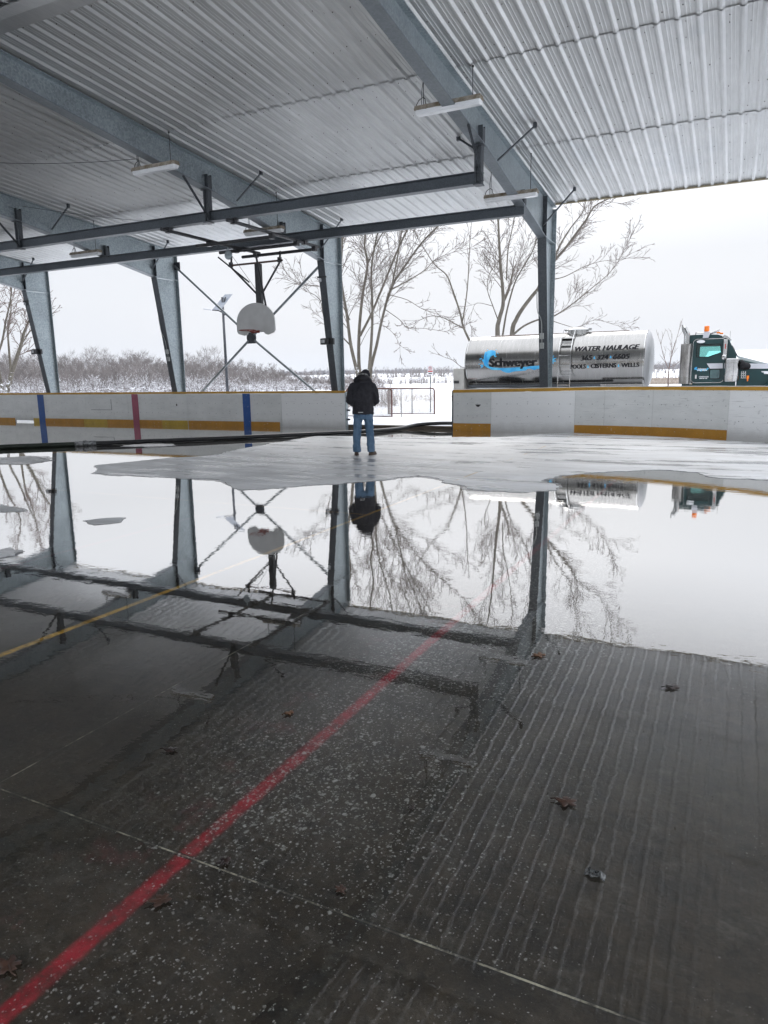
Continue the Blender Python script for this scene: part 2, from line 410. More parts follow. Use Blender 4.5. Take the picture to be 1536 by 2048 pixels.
# ------------------------------------------------------------------ setting: ground, floor, water, ice
RX0, RX1, RY0, RY1 = -46.5, 4.6, -4.2, 20.62      # slab
def terr(x, y):
    inside = max(max(RX0-x, x-RX1), max(RY0-y, y-RY1))   # <0 inside the slab
    h = .085
    if inside < 0: return -.25
    h += .05*noise.noise(Vector((x*.25, y*.25, 3)))*min(1, inside/3)
    d = sqrt(x*x+y*y)
    if d < 140: h += .10*noise.noise(Vector((x*.05, y*.05, 9)))*min(1, inside/6)
    return h
def ground():
    xs = []; ys = []
    def axis(a, b, core0, core1):
        out = [a]; v = []
        g = core0
        while g <= core1: v.append(g); g += .9
        ext = [core0-2, core0-5, core0-10, core0-20, core0-40, core0-80, core0-160, core0-400, core0-1000, core0-2500, a]
        ext2 = [core1+2, core1+5, core1+10, core1+20, core1+40, core1+80, core1+160, core1+400, core1+1000, core1+2500, b]
        return sorted(set(ext+v+ext2))
    xs = sorted(set(axis(-6500, 6500, -60, 30)+[RX0-.02, RX0+.02, RX1-.02, RX1+.02]))
    ys = sorted(set(axis(-6500, 6500, -20, 70)+[RY0-.02, RY0+.02, RY1-.03, RY1+.01]))
    mb = MB(); nx = len(xs); ny = len(ys)
    for y in ys:
        for x in xs: mb.v.append(Vector((x, y, terr(x, y))))
    for j in range(ny-1):
        for i in range(nx-1):
            mb.f.append([j*nx+i, j*nx+i+1, (j+1)*nx+i+1, (j+1)*nx+i]); mb.mi.append(0)
    tag(mb.build('snow_ground', MT['snow'], smooth=True), kind='structure')
ground()
mb = MB(); mb.span(RX0, RX1, RY0, RY1-.06, -.2, -.010)
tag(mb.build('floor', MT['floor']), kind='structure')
mb = MB(); mb.add([(RX0+.05, RY0+.05, 0), (RX1-.05, RY0+.05, 0), (RX1-.05, RY1-.1, 0), (RX0+.05, RY1-.1, 0)], [(0, 1, 2, 3)])
tag(mb.build('water', MT['water']), kind='structure')

def ragged(pts, seg=.12, amp=.10, seed=0, ang=.7):
    """fractal outline through ground points"""
    out = []; n = len(pts)
    for i in range(n):
        a, b = pts[i], pts[(i+1) % n]; L = (b-a).length; k = max(1, int(L/seg))
        nrm = Vector((-(b-a).y, (b-a).x)).normalized() if L > 0 else Vector((0, 0))
        for j in range(k):
            t = j/k; p = a.lerp(b, t)
            am = amp*min(1, 4*t*(1-t)+.25)
            q = Vector((p.x*1.7, p.y*1.7, seed)); q2 = Vector((p.x*6, p.y*6, seed+5))
            d = am*(noise.noise(q)*1.1+noise.noise(q2)*.75+noise.noise(Vector((p.x*17, p.y*17, seed+2)))*.35)
            out.append(Vector((p.x+nrm.x*d, p.y+nrm.y*d)))
    return out
def ice_sheet(name, px, seed, amp=.12, top=.007, seg=.055):
    pts = [gz(*p).to_2d() if not isinstance(p, Vector) else p for p in px]
    o = ragged(pts, seg, amp, seed)
    cx = sum((p.x for p in o))/len(o); cy = sum((p.y for p in o))/len(o)
    # thinner half-melted margin round the sheet
    n_ = len(o); oo = []
    for i, p in enumerate(o):
        t_ = (o[(i+3) % n_]-o[i-3]); t_.normalize(); nv = Vector((t_.y, -t_.x))
        area = sum(o[k].x*o[(k+1) % n_].y-o[(k+1) % n_].x*o[k].y for k in range(n_)) if i == 0 else area
        if area < 0: nv = -nv
        oo.append(p+nv*(amp*.9*max(.06, .55+1.6*noise.noise(Vector((p.x*1.1, p.y*1.1, seed+9))))+.3*amp*noise.noise(Vector((p.x*7, p.y*7, seed+3)))))
    mb = MB(); mb.prism([(p.x, p.y) for p in oo], -.004, .0028, 'xy')
    tag(mb.build('slush', MT['slush']), kind='structure')
    mb = MB(); mb.prism([(p.x, p.y) for p in o], -.004, top, 'xy')
    return tag(mb.build(name, MT['ice']), kind='structure')
V2 = lambda x, y: Vector((x, y))
ice_sheet('ice', [(630, 872.5), (475, 899), (436, 910), (345, 916), (192, 931), (196, 940), (186, 947), (350, 956), (440, 960), (476, 980), (527, 979), (625, 970), (768, 960.5),
    (838, 951), (878, 957), (890, 967), (933, 972), (948, 980), (1043, 985.5), (1112, 980), (1112, 972), (1084, 962), (1118, 951), (1193, 945), (1318, 940), (1393, 945), (1438, 956), (1536, 960),
    V2(2.6, 12.0), V2(4.0, 15.5), V2(1.6, 17.75), V2(-1.2, 19.35), V2(-4.2, 20.15), (1075, 869.5), (1000, 874.5), (765, 874.5), (700, 872.5)], 1, .09)
ice_sheet('ice_patch', [(0, 915), (60, 912), (104, 921), (40, 929), (-30, 928)], 2, .15)
ice_sheet('ice_patch', [(168, 1042), (210, 1037), (252, 1036), (240, 1045), (190, 1050)], 3, .05, seg=.05)
ice_sheet('ice_patch', [(0, 1009), (30, 1016), (48, 1022), (10, 1024), (-40, 1020)], 4, .05, seg=.05)
ice_sheet('ice_patch', [(240, 893), (268, 889), (345, 888), (352, 891), (300, 894.5)], 5, .08)
ice_sheet('ice_patch', [(-30, 1108), (22, 1098), (48, 1103), (30, 1112), (-20, 1118)], 6, .05, seg=.05, top=.02)

# sill along the gate opening
mb = MB(); mb.span(-11.5, -7.55, 20.565, 20.75, -.05, .095)
sill = mb.build('wooden_sill', mat('wet_wood', (.055, .04, .028), (.10, .075, .05), 3, .6, 0, .3, 20, (1, 8, 8)), bevel=.008)
tag(sill, 'dark wet wooden sill across the bottom of the gate opening in the boards', 'sill')

# ------------------------------------------------------------------ the shelter
shelter = thing('rink_shelter', 'open-sided steel rink shelter with ribbed metal roof on tapered frames', 'shelter', (0, 0, 0))
YE, ZE, SL = 20.9, 6.24, .09
YR = 8.55; ZR = ZE+SL*(YE-YR)
def rz_(y): return ZE+SL*(YE-y) if y >= YR else ZR-SL*(YR-y)
FX = [1.93, -4.95, -11.85, -18.7, -25.5, -32.4, -39.3, -46.2]
XR0, XR1 = -46.6, 2.35
# ribbed sheets, one row of sheets per lap
def roof_row(y0, y1, dz0, dz1):
    P = .305; prof = []
    x = XR0
    while x < XR1-.001:
        for u, h in ((0, 0), (.056, 0), (.063, -.006), (.073, -.006), (.080, 0), (.116, 0), (.123, -.006), (.133, -.006), (.140, 0), (.192, 0), (.231, -.036), (.262, -.036), (.301, 0)):
            prof.append((x+u, h))
        x += P
    prof.append((x, 0))
    mb = MB(); n = len(prof); K = 6
    for k in range(K+1):
        t = k/K; y = y0+(y1-y0)*t; dz = dz0+(dz1-dz0)*t
        for px, h in prof:
            jig = .004*noise.noise(Vector((px*.8, y*.7, 1)))
            mb.v.append(Vector((px, y, rz_(y)+h+dz+jig)))
    for k in range(K):
        for i in range(n-1): mb.f.append([k*n+i, k*n+i+1, (k+1)*n+i+1, (k+1)*n+i]); mb.mi.append(0)
    return mb
for (a, b, d0, d1) in ((20.68, 16.70, 0, .002), (16.74, 12.86, .016, .002), (12.90, YR+.02, .016, .002), (YR-.02, 4.2, .002, .016), (4.24, .36, .002, .016), (.40, -3.55, .002, 0)):
    roof_row(a, b, d0, d1).build('roof_sheet', MT['roof'], shelter, fix=False)
mb = MB()
for (y0, y1) in ((YE-.12, YR), (YR, -3.65)):
    z0, z1 = rz_(y0)+.16, rz_(y1)+.16
    mb.add([(XR0-.1, y0, z0), (XR1+.05, y0, z0), (XR1+.05, y1, z1), (XR0-.1, y1, z1), (XR0-.1, y0, z0+.06), (XR1+.05, y0, z0+.06), (XR1+.05, y1, z1+.06), (XR0-.1, y1, z1+.06)],
           [(0, 1, 2, 3), (4, 5, 6, 7), (0, 1, 5, 4), (3, 2, 6, 7), (0, 3, 7, 4), (1, 2, 6, 5)])
mb.build('roof_cover', MT['roof_top'], shelter)
mb = MB(); mb.prism([(YR-.28, rz_(YR-.28)-.055), (YR, ZR-.06), (YR+.28, rz_(YR+.28)-.055), (YR+.28, rz_(YR+.28)-.042), (YR, ZR-.045), (YR-.28, rz_(YR-.28)-.042)], XR0, XR1, 'yz')
mb.build('ridge_cap', MT['roof'], shelter)
mb = MB(); z = rz_(20.68)
mb.span(XR0-.1, XR1+.05, 20.685, 20.72, z-.045, z+.20); mb.span(XR0-.1, XR1+.05, 20.66, 20.683, z-.05, z-.03)
mb.build('eave_trim', MT['fascia'], shelter)
mb = MB()
for y0, y1 in ((20.7, YR), (YR, -3.6)):
    mb.beam((XR1+.03, y0, rz_(y0)+.06), (XR1+.03, y1, rz_(y1)+.06), .03, .26)
mb.build('gable_trim', MT['fascia'], shelter)
# roofing screws: far too many to count
mb = MB(); rnd = random.Random(3)
k = 0; x = XR0
while x < XR1-.2:
    for yy in [20.5, 20.1, 19.2, 18.2, 17.3, 16.78, 16.4, 15.4, 14.4, 13.4, 12.97, 12.5, 11.5, 10.5, 9.5, 8.95]:
        for u in (.045, .215):
            if x < -30 or rnd.random() < .28: continue
            px = x+u+rnd.uniform(-.02, .02); py = yy+rnd.uniform(-.12, .12); z = rz_(py)-.003; r = .009+.004*rnd.random()
            vs = [(px+r*cos(q*pi/2.5), py+r*sin(q*pi/2.5), z+.006) for q in range(5)]+[(px, py, z-.012)]
            mb.add(vs, [(i, (i+1) % 5, 5) for i in range(5)])
    x += .305
tag(mb.build('roof_screw', MT['screw'], shelter, fix=False), kind='stuff')

# frames: tapered rafters and columns
CB = 20.60       # inner face of the column foot
KZ = 5.22; KY = 19.72       # knee
def botz(y): return 6.14-(y-14.5)*.1762 if y >= 14.5 else 6.14+(14.5-y)*.1277
def tapered(mb, x, top, bot, tw=.012, fw=.24, ft=.018):
    poly = [(y, z) for y, z in bot]+[(y, z) for y, z in reversed(top)]
    mb.prism(poly, x-tw/2, x+tw/2, 'yz')
for i, fx in enumerate(FX):
    if fx < -33: continue
    for side in (1, -1):
        if side == -1 and i > 3: continue
        Y = (lambda y: y) if side == 1 else (lambda y: 2*YR-y)
        mb = MB()
        tops = [(YR, rz_(YR)-.042), (20.55, rz_(20.55)-.042)]
        bots = [(YR, 6.90), (14.5, 6.14), (KY, KZ)]
        web = [(Y(YR), 6.92), (Y(14.5), 6.16), (Y(KY), KZ+.02), (Y(20.82), KZ-.02), (Y(20.82), 6.17), (Y(YR), rz_(YR)-.05)]
        mb.prism(web, fx-.006, fx+.006, 'yz')
        mb.beam((fx, Y(YR), ZR-.06), (fx, Y(20.84), rz_(20.84)-.06), .24, .018)
        rf = mb.build('rafter', MT['galv'], shelter)
        mb = MB()
        for (a, b) in (((YR, 6.90), (14.5, 6.14)), ((14.5, 6.14), (KY+.01, KZ))):
            mb.beam((fx, Y(a[0]), a[1]), (fx, Y(b[0]), b[1]), .24, .018)
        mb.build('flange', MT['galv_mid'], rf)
        if side == 1:
            mb = MB()
            mb.span(fx-.115, fx+.115, KY+.02, KY+.034, KZ+.03, rz_(KY)-.08)        # stiffener over the inner flange
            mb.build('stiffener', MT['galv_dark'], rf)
            mb = MB(); mb.span(fx-.118, fx+.118, KY+.04, 20.80, KZ-.012, KZ+.004)
            mb.build('knee_plate', MT['galv'], rf)
        # column
        mb = MB()
        mb.prism([(Y(CB+.01), -.2), (Y(20.82), -.2), (Y(20.82), KZ-.03), (Y(KY+.01), KZ-.03)], fx-.006, fx+.006, 'yz')
        mb.beam((fx, Y(20.835), -.2), (fx, Y(20.835), 6.14), .24, .018, (0, 1, 0))
        if side == 1: cm = mb.build('column', MT['galv'], shelter)
        else: cm = mb.build('column', MT['galv'], shelter)
        if side == 1:
            mb = MB(); mb.beam((fx, CB, -.2), (fx, KY, KZ-.012), .24, .018, (0, 1, 0))
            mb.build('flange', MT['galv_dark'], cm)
    # fly braces
    for yb in (15.6, 19.65):
        for s in (1, -1):
            if fx > 0: continue
            if yb > 19 and s == -1: continue
            zb = botz(yb)+.16 if yb < 19 else 5.5
            xb = fx+s*.01
            mb = MB(); a = Vector((xb+s*.03, yb, zb)); b = Vector((fx+s*.84, yb-.02, rz_(yb)-.06))
            mb.beam(a, b, .05, .012); mb.beam(a+Vector((0, .022, .02)), b+Vector((0, .022, .02)), .006, .045)
            mb.span(b.x-.035, b.x+.035, b.y-.03, b.y+.03, b.z-.03, b.z+.075)
            mb.build('fly_brace', MT['galv_dark'], shelter)
# tie beams hung below the rafters
MT['steel_tie'] = galv('hot_dipped_dark_steel', (.055, .065, .075), (.105, .12, .135), .5, .4, 50)
def tie(yc, z0, z1, xe):
    mb = MB(); x0 = -45
    mb.span(x0, xe, yc-.006, yc+.006, z0+.012, z1-.012)
    mb.span(x0, xe, yc-.10, yc+.10, z0, z0+.013); mb.span(x0, xe, yc-.10, yc+.10, z1-.013, z1)
    return mb.build('tie_beam', MT['steel_tie'], shelter)
MT['steel_tie'] = galv('hot_dipped_dark_steel', (.055, .065, .075), (.105, .12, .135), .5, .4, 50)
TA = tie(14.5, 5.40, 5.635, -4.87); TB = tie(17.62, 5.385, 5.62, -4.87)
for fx in FX[1:5]:
    mb = MB(); zt = botz(14.5)
    for s in (-1, 1): mb.span(fx+s*.055-.02, fx+s*.055+.02, 14.43, 14.57, 5.40, zt-.012)
    mb.span(fx-.03, fx+.03, 14.46, 14.54, 5.45, zt-.03); mb.span(fx-.11, fx+.11, 14.38, 14.62, zt-.022, zt-.01)
    mb.span(fx-.09, fx+.09, 14.40, 14.60, 5.382, 5.398)
    mb.build('hanger_post', MT['galv_dark'], shelter)
    mb = MB(); mb.beam((fx+.10, 13.55, botz(13.55)-.02), (fx+.10, 14.42, 5.44), .06, .012, (1, 0, 0)); mb.beam((fx+.10, 13.57, botz(13.55)-.02), (fx+.10, 14.44, 5.44), .012, .05, (1, 0, 0))
    mb.build('hanger_brace', MT['galv_dark'], shelter)
    mb = MB(); z0 = botz(14.5)
    for q in (14.42, 14.56): mb.span(fx+.008, fx+.10, q, q+.012, z0+.02, z0+.34)
    mb.span(fx+.06, fx+.10, 14.432, 14.56, z0+.03, z0+.30)
    mb.build('web_stiffener', MT['galv_dark'], shelter)
    mb = MB(); z0 = botz(17.62)
    for q in (17.54, 17.68): mb.span(fx+.008, fx+.11, q, q+.014, z0+.02, z0+.36)
    mb.span(fx+.05, fx+.10, 17.555, 17.68, z0+.03, z0+.30)
    mb.build('web_stiffener', MT['galv_dark'], shelter)
# X bracing between two columns
cx, cz, by = -15.4, 3.06, 20.78
for (x1, z1) in ((-18.66, 5.72), (-11.9, 5.72), (-18.6, .55), (-12.0, .55)):
    d = (Vector((x1, by, z1))-Vector((cx, by, cz))).normalized()
    mb = MB(); mb.tube([Vector((cx, by, cz))+d*.16, (x1, by, z1)], .042, 10)
    mb.build('cross_brace', MT['galv_pipe'], shelter, smooth=True, auto=40)
mb = MB(); mb.prism([(cx-.17, cz-.20), (cx+.17, cz-.20), (cx+.2, cz), (cx+.17, cz+.20), (cx-.17, cz+.20), (cx-.2, cz)], by-.012, by+.012, 'xz')
mb.build('gusset_plate', MT['steel_dark'], shelter)
for xx, s in ((-18.66, 1), (-11.9, -1)):
    mb = MB(); mb.span(xx-.02, xx+s*.24, by-.012, by+.012, 5.58, 5.84); mb.build('gusset_plate', MT['steel_dark'], shelter)
# beige downpipe / trim posts
for p, w in ((-25.72, .07),):
    mb = MB(); mb.span(p-.16, p-.16+w, 21.02, 21.09, .0, 6.25); mb.build('downpipe', MT['fascia'], shelter)
mb = MB(); mb.span(-11.90, -11.84, 20.85, 20.875, .0, 6.0); mb.build('corner_trim', MT['fascia'], shelter)
mb = MB(); mb.span(-25.56, -25.5, 20.85, 20.875, .0, 6.0); mb.build('corner_trim', MT['fascia'], shelter)
# thin service wires under the roof
def wire(p, q, sag, r=.006, parent=shelter):
    p = Vector(p); q = Vector(q)
    pts = [p.lerp(q, t/10)-Vector((0, 0, 4*sag*(t/10)*(1-t/10))) for t in range(11)]
    mb = MB(); mb.tube(pts, r, 5); return mb.build('service_wire', MT['black_pipe'], parent, smooth=True)
wire((-17.0, 11.2, 6.75), (-12.5, 12.85, 6.52), .10)
wire((-18.55, 14.6, 6.55), (-13.7, 16.9, 5.95), .08)
wire((-19.6, 12.9, rz_(12.9)-.03), (-18.6, 14.4, 6.45), .02, .005)
wire((-12.1, 14.6, 6.0), (-12.6, 16.9, 6.5), .0, .004)
# ------------------------------------------------------------------ ceiling lights
MT['housing'] = mat('grimy_light_housing', (.16, .12, .07), (.34, .31, .26), 7, .7, 0, .2, 40)
def lens_mat():
    b = N('cloudy_acrylic_lens'); c = b.ramp(b.noise(6, 4, .6, b.map((.6, 3, 3))), .35, .7, (.78, .79, .80), (.92, .93, .94))
    p = b.principled(c, .18, 0, None, .5); p.inputs['Transmission Weight'].default_value = .1
    return b.done(p)
MT['lens'] = lens_mat()
MT['wire'] = mat('black_cable', (.015, .015, .016), (.03, .03, .03), 8, .5)
def light(loc, label):
    t = thing('ceiling_light', label, 'ceiling light', loc, 0, 'strip lights hung below the rafters')
    zr = rz_(loc[1])-loc[2]-.02
    mb = MB(); mb.span(-.63, .63, -.085, .085, .0, .05); mb.span(-.635, .635, -.095, .095, -.022, .004)
    for x in (-.61, -.4, -.15, .15, .4, .61): mb.span(x-.02, x+.02, -.102, .102, -.03, .012)
    mb.build('housing', MT['housing'], t, local=True, bevel=.006)
    mb = MB(); prof = [(.088, -.024), (.086, -.06), (.06, -.105), (-.06, -.105), (-.086, -.06), (-.088, -.024)]
    rings = []
    for x, s in ((-.622, .80), (-.60, 1), (.60, 1), (.622, .80)): rings.append([(x, y*s, -.024+(z+.024)*s) for y, z in prof])
    mb.loft(rings)
    mb.build('lens', MT['lens'], t, local=True, bevel=.008)
    for x in (-.48, .46):
        mb = MB(); mb.tube([(x, 0, .05), (x, 0, zr)], .007, 6); mb.tube([(x, 0, zr-.02), (x, 0, zr+.01)], .02, 6)
        mb.build('hanger_rod', MT['wire'], t, local=True)
    mb = MB(); pts = [(-.60, 0, .03), (-.63, .02, .10), (-.58, .02, .17), (-.50, .01, .20), (-.45, 0, .17), (-.44, 0, .09), (-.40, -.01, .05)]
    mb.tube(pts, .008, 6); mb.tube([(-.52, 0, .05), (-.515, 0, .30), (-.48, 0, .5)], .006, 5)
    mb.build('cord', MT['wire'], t, local=True, smooth=True)
    return t
L_ = [((-4.99, 12.9, 6.40), 'strip light with rusty housing, the largest and nearest of five'),
      ((-5.02, 17.0, 5.735), 'strip light hung low just above the right end of the lower tie beam'),
      ((-11.96, 12.9, 6.29), 'strip light under the middle rafter with a thin wire running to it from the left'),
      ((-12.0, 17.0, 5.66), 'strip light partly hidden behind the black pipes above the basketball hoop'),
      ((-18.9, 17.0, 5.66), 'small far strip light under the third rafter, farthest left of the five')]
for p, lb in L_: light(p, lb)

# ------------------------------------------------------------------ rink boards
CR, CX0 = 8.5, -4.3; YB = 20.3
def arc_x(s):
    """point and outward normal along the right run, s metres right of X=-7.68"""
    x = -7.68+s
    if x <= CX0: return Vector((x, YB, 0)), Vector((0, 1, 0))
    a = (x-CX0)/CR
    if a < pi/2: return Vector((CX0+CR*sin(a), YB-CR+CR*cos(a), 0)), Vector((sin(a), cos(a), 0))
    q = (a-pi/2)*CR; return Vector((CX0+CR, YB-CR-q, 0)), Vector((1, 0, 0))
def left_pt(s): return Vector((-11.43-s, YB+.0, 0)), Vector((0, 1, 0))
def strip(fn, s0, s1, z0, z1, f0, f1, step=.35):
    """a slab following the run; f0,f1 = front and back offsets along the outward normal"""
    mb = MB(); k = max(1, int(abs(s1-s0)/step+.5)); rings = []
    for i in range(k+1):
        p, n = fn(s0+(s1-s0)*i/k)
        rings.append([(p.x+n.x*f, p.y+n.y*f, z) for f, z in ((f0, z0(s0+(s1-s0)*i/k) if callable(z0) else z0), (f1, z0(s0+(s1-s0)*i/k) if callable(z0) else z0), (f1, z1(s0+(s1-s0)*i/k) if callable(z1) else z1), (f0, z1(s0+(s1-s0)*i/k) if callable(z1) else z1))])
    mb.loft(rings); return mb
LT, RT = 1.215, 1.255
def rtop(s): return 1.215+.05*min(1, s/4.5)
lb = thing('rink_boards', 'long straight run of grey rink boards left of the gate with blue and red stripes', 'rink boards', (-11.43, YB, 0))
edges = [0, 2.50, 6.66, 9.6, 11.9, 15.07, 16.2, 18.9, 22.3, 26, 29.7, 34.5]
pale = {0}
for i in range(len(edges)-1):
    a, b = edges[i]+.004, edges[i+1]-.004
    strip(left_pt, a, b, -.02 if i != 5 else .07, LT-.078, 0, .035, 4).build('panel', MT['board_pale'] if i in pale else MT['board'], lb)
    if i: strip(left_pt, edges[i]-.004, edges[i]+.004, .0, LT-.08, .012, .03, 4).build('joint', MT['seam'], lb)
for a, b, m in ((2.59, 6.64, 'kick'), (6.68, 7.92, 'kick_pale'), (7.93, 10.77, 'kick'), (10.78, 12.08, 'kick_pale'), (12.09, 14.6, 'kick'), (14.61, 15.05, 'kick_pale'), (16.22, 22, 'kick'), (22.02, 34.4, 'kick')):
    strip(left_pt, a, b, -.015, .165, -.014, -.001, 6).build('kick_plate', MT[m], lb)
strip(left_pt, 0, 34.5, LT-.075, LT, -.022, .055, 8).build('cap_rail', MT['cap'], lb)
for s, w, m in ((3.96, .31, 'blue'), (9.22, .31, 'pink'), (14.50, .36, 'blue')):
    strip(left_pt, s-w/2, s+w/2, -.012, LT-.078, -.018 if True else 0, -.0145, 4).build('line_stripe', MT[m], lb)
    strip(left_pt, s-w/2, s+w/2, .168, LT-.078, -.0145, -.0005, 4).build('line_stripe', MT[m], lb)
# hatch outline and small hole
mb = MB()
for (x0, x1, z0, z1) in ((-25.5, -25.1, .52, .53),): pass
mb.span(-21.93, -21.91, YB-.004, YB-.001, .53, .95); mb.span(-23.05, -21.91, YB-.004, YB-.001, .53, .545)
mb.build('access_hatch', MT['seam'], lb)
mb = MB(); mb.span(-18.62, -18.56, YB-.004, YB-.001, .70, .77); mb.build('bolt_hole', MT['wire'], lb)
# backing posts
mb = MB()
for k in range(15):
    x = -11.6-k*2.3; mb.span(x-.04, x+.04, YB+.038, YB+.06, -.1, LT-.04)
for z in (.25, .7): mb.span(-45.9, -11.45, YB+.045, YB+.056, z, z+.05)
mb.build('backing_frame', MT['galv_dark'], lb)
mb = MB(); mb.span(-11.428, -11.40, YB-.01, YB+.13, 0, LT-.04); mb.build('end_post', MT['galv'], lb)
mb = MB()
for z in (.25, .55, .9): mb.span(-11.396, -11.30, YB+.05, YB+.10, z, z+.06)
mb.build('gate_latch', MT['steel_dark'], lb)

rb = thing('rink_boards', 'curved grey rink boards right of the gate, in front of the tanker truck', 'rink boards', (-7.68, YB, 0))
redges = [0, 1.19, 3.64, 4.45, 5.75, 7.72, 10.2, 13, 16]
rpale = {1, 5}
for i in range(len(redges)-1):
    a, b = redges[i]+.003, redges[i+1]-.003
    strip(arc_x, a, b, -.02, lambda s: rtop(s)-.088, 0, .035, .3).build('panel', MT['board_pale'] if i in rpale else MT['board'], rb, smooth=True, auto=30)
    if i: strip(arc_x, redges[i]-.003, redges[i]+.003, 0, lambda s: rtop(s)-.09, .008, .03).build('joint', MT['seam'], rb)
for a, b in ((0, 1.19), (3.64, 5.74), (5.745, 7.72), (10.2, 16)):
    strip(arc_x, a, b, -.015, .215, -.014, -.001, .3).build('kick_plate', MT['kick'], rb, smooth=True, auto=30)
strip(arc_x, 0, 16, lambda s: rtop(s)-.085, rtop, -.022, .055, .3).build('cap_rail', MT['cap'], rb, smooth=True, auto=30)
mb = strip(arc_x, 0, 16, lambda s: rtop(s)+.001, lambda s: rtop(s)+.010+.010*noise.noise(Vector((s*2.1, 4, 1)))+.008, -.01, .05, .12)
mb.build('snow_cover', MT['snow'], rb, smooth=True)
mb = MB(); mb.span(-7.72, -7.684, YB-.005, YB+.13, 0, 1.20); mb.build('end_post', MT['steel_dark'], rb)
mb = MB(); mb.add([(-6.98, YB-.004, .78), (-6.80, YB-.004, .78), (-6.86, YB-.004, .71), (-6.92, YB-.004, .71), (-6.98, YB-.001, .78), (-6.80, YB-.001, .78), (-6.86, YB-.001, .71), (-6.92, YB-.001, .71)], [(0, 1, 2, 3), (4, 5, 6, 7), (0, 1, 5, 4), (2, 3, 7, 6), (1, 2, 6, 5), (0, 3, 7, 4)])
mb.build('puck_mark', MT['wire'], rb)
mb = MB()
for k in range(16):
    p, n = arc_x(.2+k*1.0); q = p+n*.056; mb.box((q.x, q.y, .55), (.04, .03, 1.2))
mb.build('backing_frame', MT['galv_dark'], rb)

# ------------------------------------------------------------------ basketball hoop
hx, hy = -12.86, 17.6
hoop = thing('basketball_hoop', 'white fan-shaped basketball backboard hung from black pipes under the roof', 'basketball hoop', (hx, hy, 5.3))
zp = 5.335
def pipe(pts, r, name='support_pipe', m='black_pipe', n=10):
    mb = MB(); mb.tube(pts, r, n); return mb.build(name, MT[m], hoop, smooth=True, auto=40)
for px in (-13.15, -11.1):
    pp = pipe([(px, 14.25 if px < -12 else 14.25, zp), (px, 18.35, zp)], .045)
    for yy in (14.5, 17.62):
        mb = MB(); mb.span(px-.03, px+.03, yy-.03, yy+.03, zp+.03, 5.395); mb.span(px-.07, px+.07, yy-.11, yy+.11, 5.374, 5.396); mb.span(px-.06, px+.06, yy-.055, yy+.055, zp-.055, zp+.055)
        mb.build('clamp', MT['black_pipe'], pp)
for yy, x0, x1, dz in ((16.06, -13.6, -11.15, -.09), (17.23, -13.75, -11.15, -.09), (18.16, -13.65, -11.2, -.09)):
    pp = pipe([(x0, yy, zp+dz), (x1, yy, zp+dz)], .045)
    for xx in (-13.15, -11.1):
        mb = MB(); mb.span(xx-.06, xx+.06, yy-.06, yy+.06, zp+dz-.055, zp+.0); mb.build('clamp', MT['black_pipe'], pp)
ZA = 4.98; yA = 17.85
mb = MB(); mb.tube([(-13.95, yA, ZA), (-12.0, yA, ZA)], .028, 8); mb.build('pivot_bar', mat('rusty_bar', (.10, .045, .03), (.05, .03, .025), 9, .6), hoop)
for xx in (-13.85, -12.1):
    mb = MB(); mb.beam((xx, yA, ZA-.06), (xx, 17.9, zp-.09), .05, .03); mb.span(xx-.05, xx+.05, yA-.04, yA+.04, ZA-.05, ZA+.09); mb.build('pivot_bracket', MT['black_pipe'], hoop)
mb = MB(); mb.span(hx-.09, hx+.09, yA-.07, yA+.07, 3.35, ZA-.03); mb.build('mast', MT['black_pipe'], hoop, bevel=.01)
for xx, s in ((-13.85, -1), (-12.1, 1)):
    pipe([(xx, yA, ZA-.05), (hx+s*.11, yA, 4.12)], .03, 'diagonal_brace')
pipe([(-12.25, 16.9, ZA+.1), (hx+.35, hy+.1, 3.55)], .03, 'diagonal_brace')
pipe([(-13.8, 17.2, ZA+.15), (hx-.33, yA-.02, 4.45)], .022, 'diagonal_brace')
mb = MB(); mb.lathe([(.02, -.025), (.11, -.03), (.125, -.02), (.11, 0), (.125, .02), (.11, .03), (.02, .025)], (-13.3, 17.05, 5.12), 'y', 20)
mb.tube([(-13.3, 17.05, 5.12), (-13.3, 17.05, 5.34)], .02, 6)
mb.build('pulley', MT['galv'], hoop, smooth=True, auto=40)
mb = MB(); mb.tube([(-13.2, 17.05, 5.12), (hx, yA-.08, 4.15)], .006, 5); mb.tube([(-13.2, 17.05, 5.2), (-11.2, 17.0, 5.30)], .006, 5); mb.build('hoist_cable', MT['wire'], hoop)
# fan board
W = .685; poly = [(-W+.05, 2.955), (-W, 3.03), (-W, 3.24)]
for k in range(1, 20):
    a = pi-k*pi/20; poly.append((W*cos(a), 3.24+.585*sin(a)**.9))
poly += [(W, 3.24), (W, 3.03), (W-.05, 2.955), (W-.26, 2.90), (W-.36, 2.93), (W-.40, 2.985), (-W+.40, 2.985), (-W+.36, 2.93), (-W+.26, 2.90)]
bb = MB(); bb.prism([(hx+u, v) for u, v in poly], hy-.03, hy+.03, 'xz')
bb.build('backboard', mat('matt_white_backboard', (.56, .56, .55), (.48, .48, .47), 2, .55, 0, .05, 30), hoop, bevel=.018)
mb = MB(); rr = .235; rc = (hx, hy-.03-.15-rr, 3.02)
mb.tube([(rc[0]+rr*cos(a*pi/14), rc[1]+rr*sin(a*pi/14), rc[2]) for a in range(29)], .011, 8, False)
mb.span(hx-.15, hx+.15, hy-.05, hy-.032, 2.96, 3.035); mb.span(hx-.07, hx+.07, hy-.2, hy-.045, 3.0, 3.025)
mb.beam((hx-.1, hy-.05, 2.97), (hx-.1, hy-.28, 3.04), .02, .02); mb.beam((hx+.1, hy-.05, 2.97), (hx+.1, hy-.28, 3.04), .02, .02)
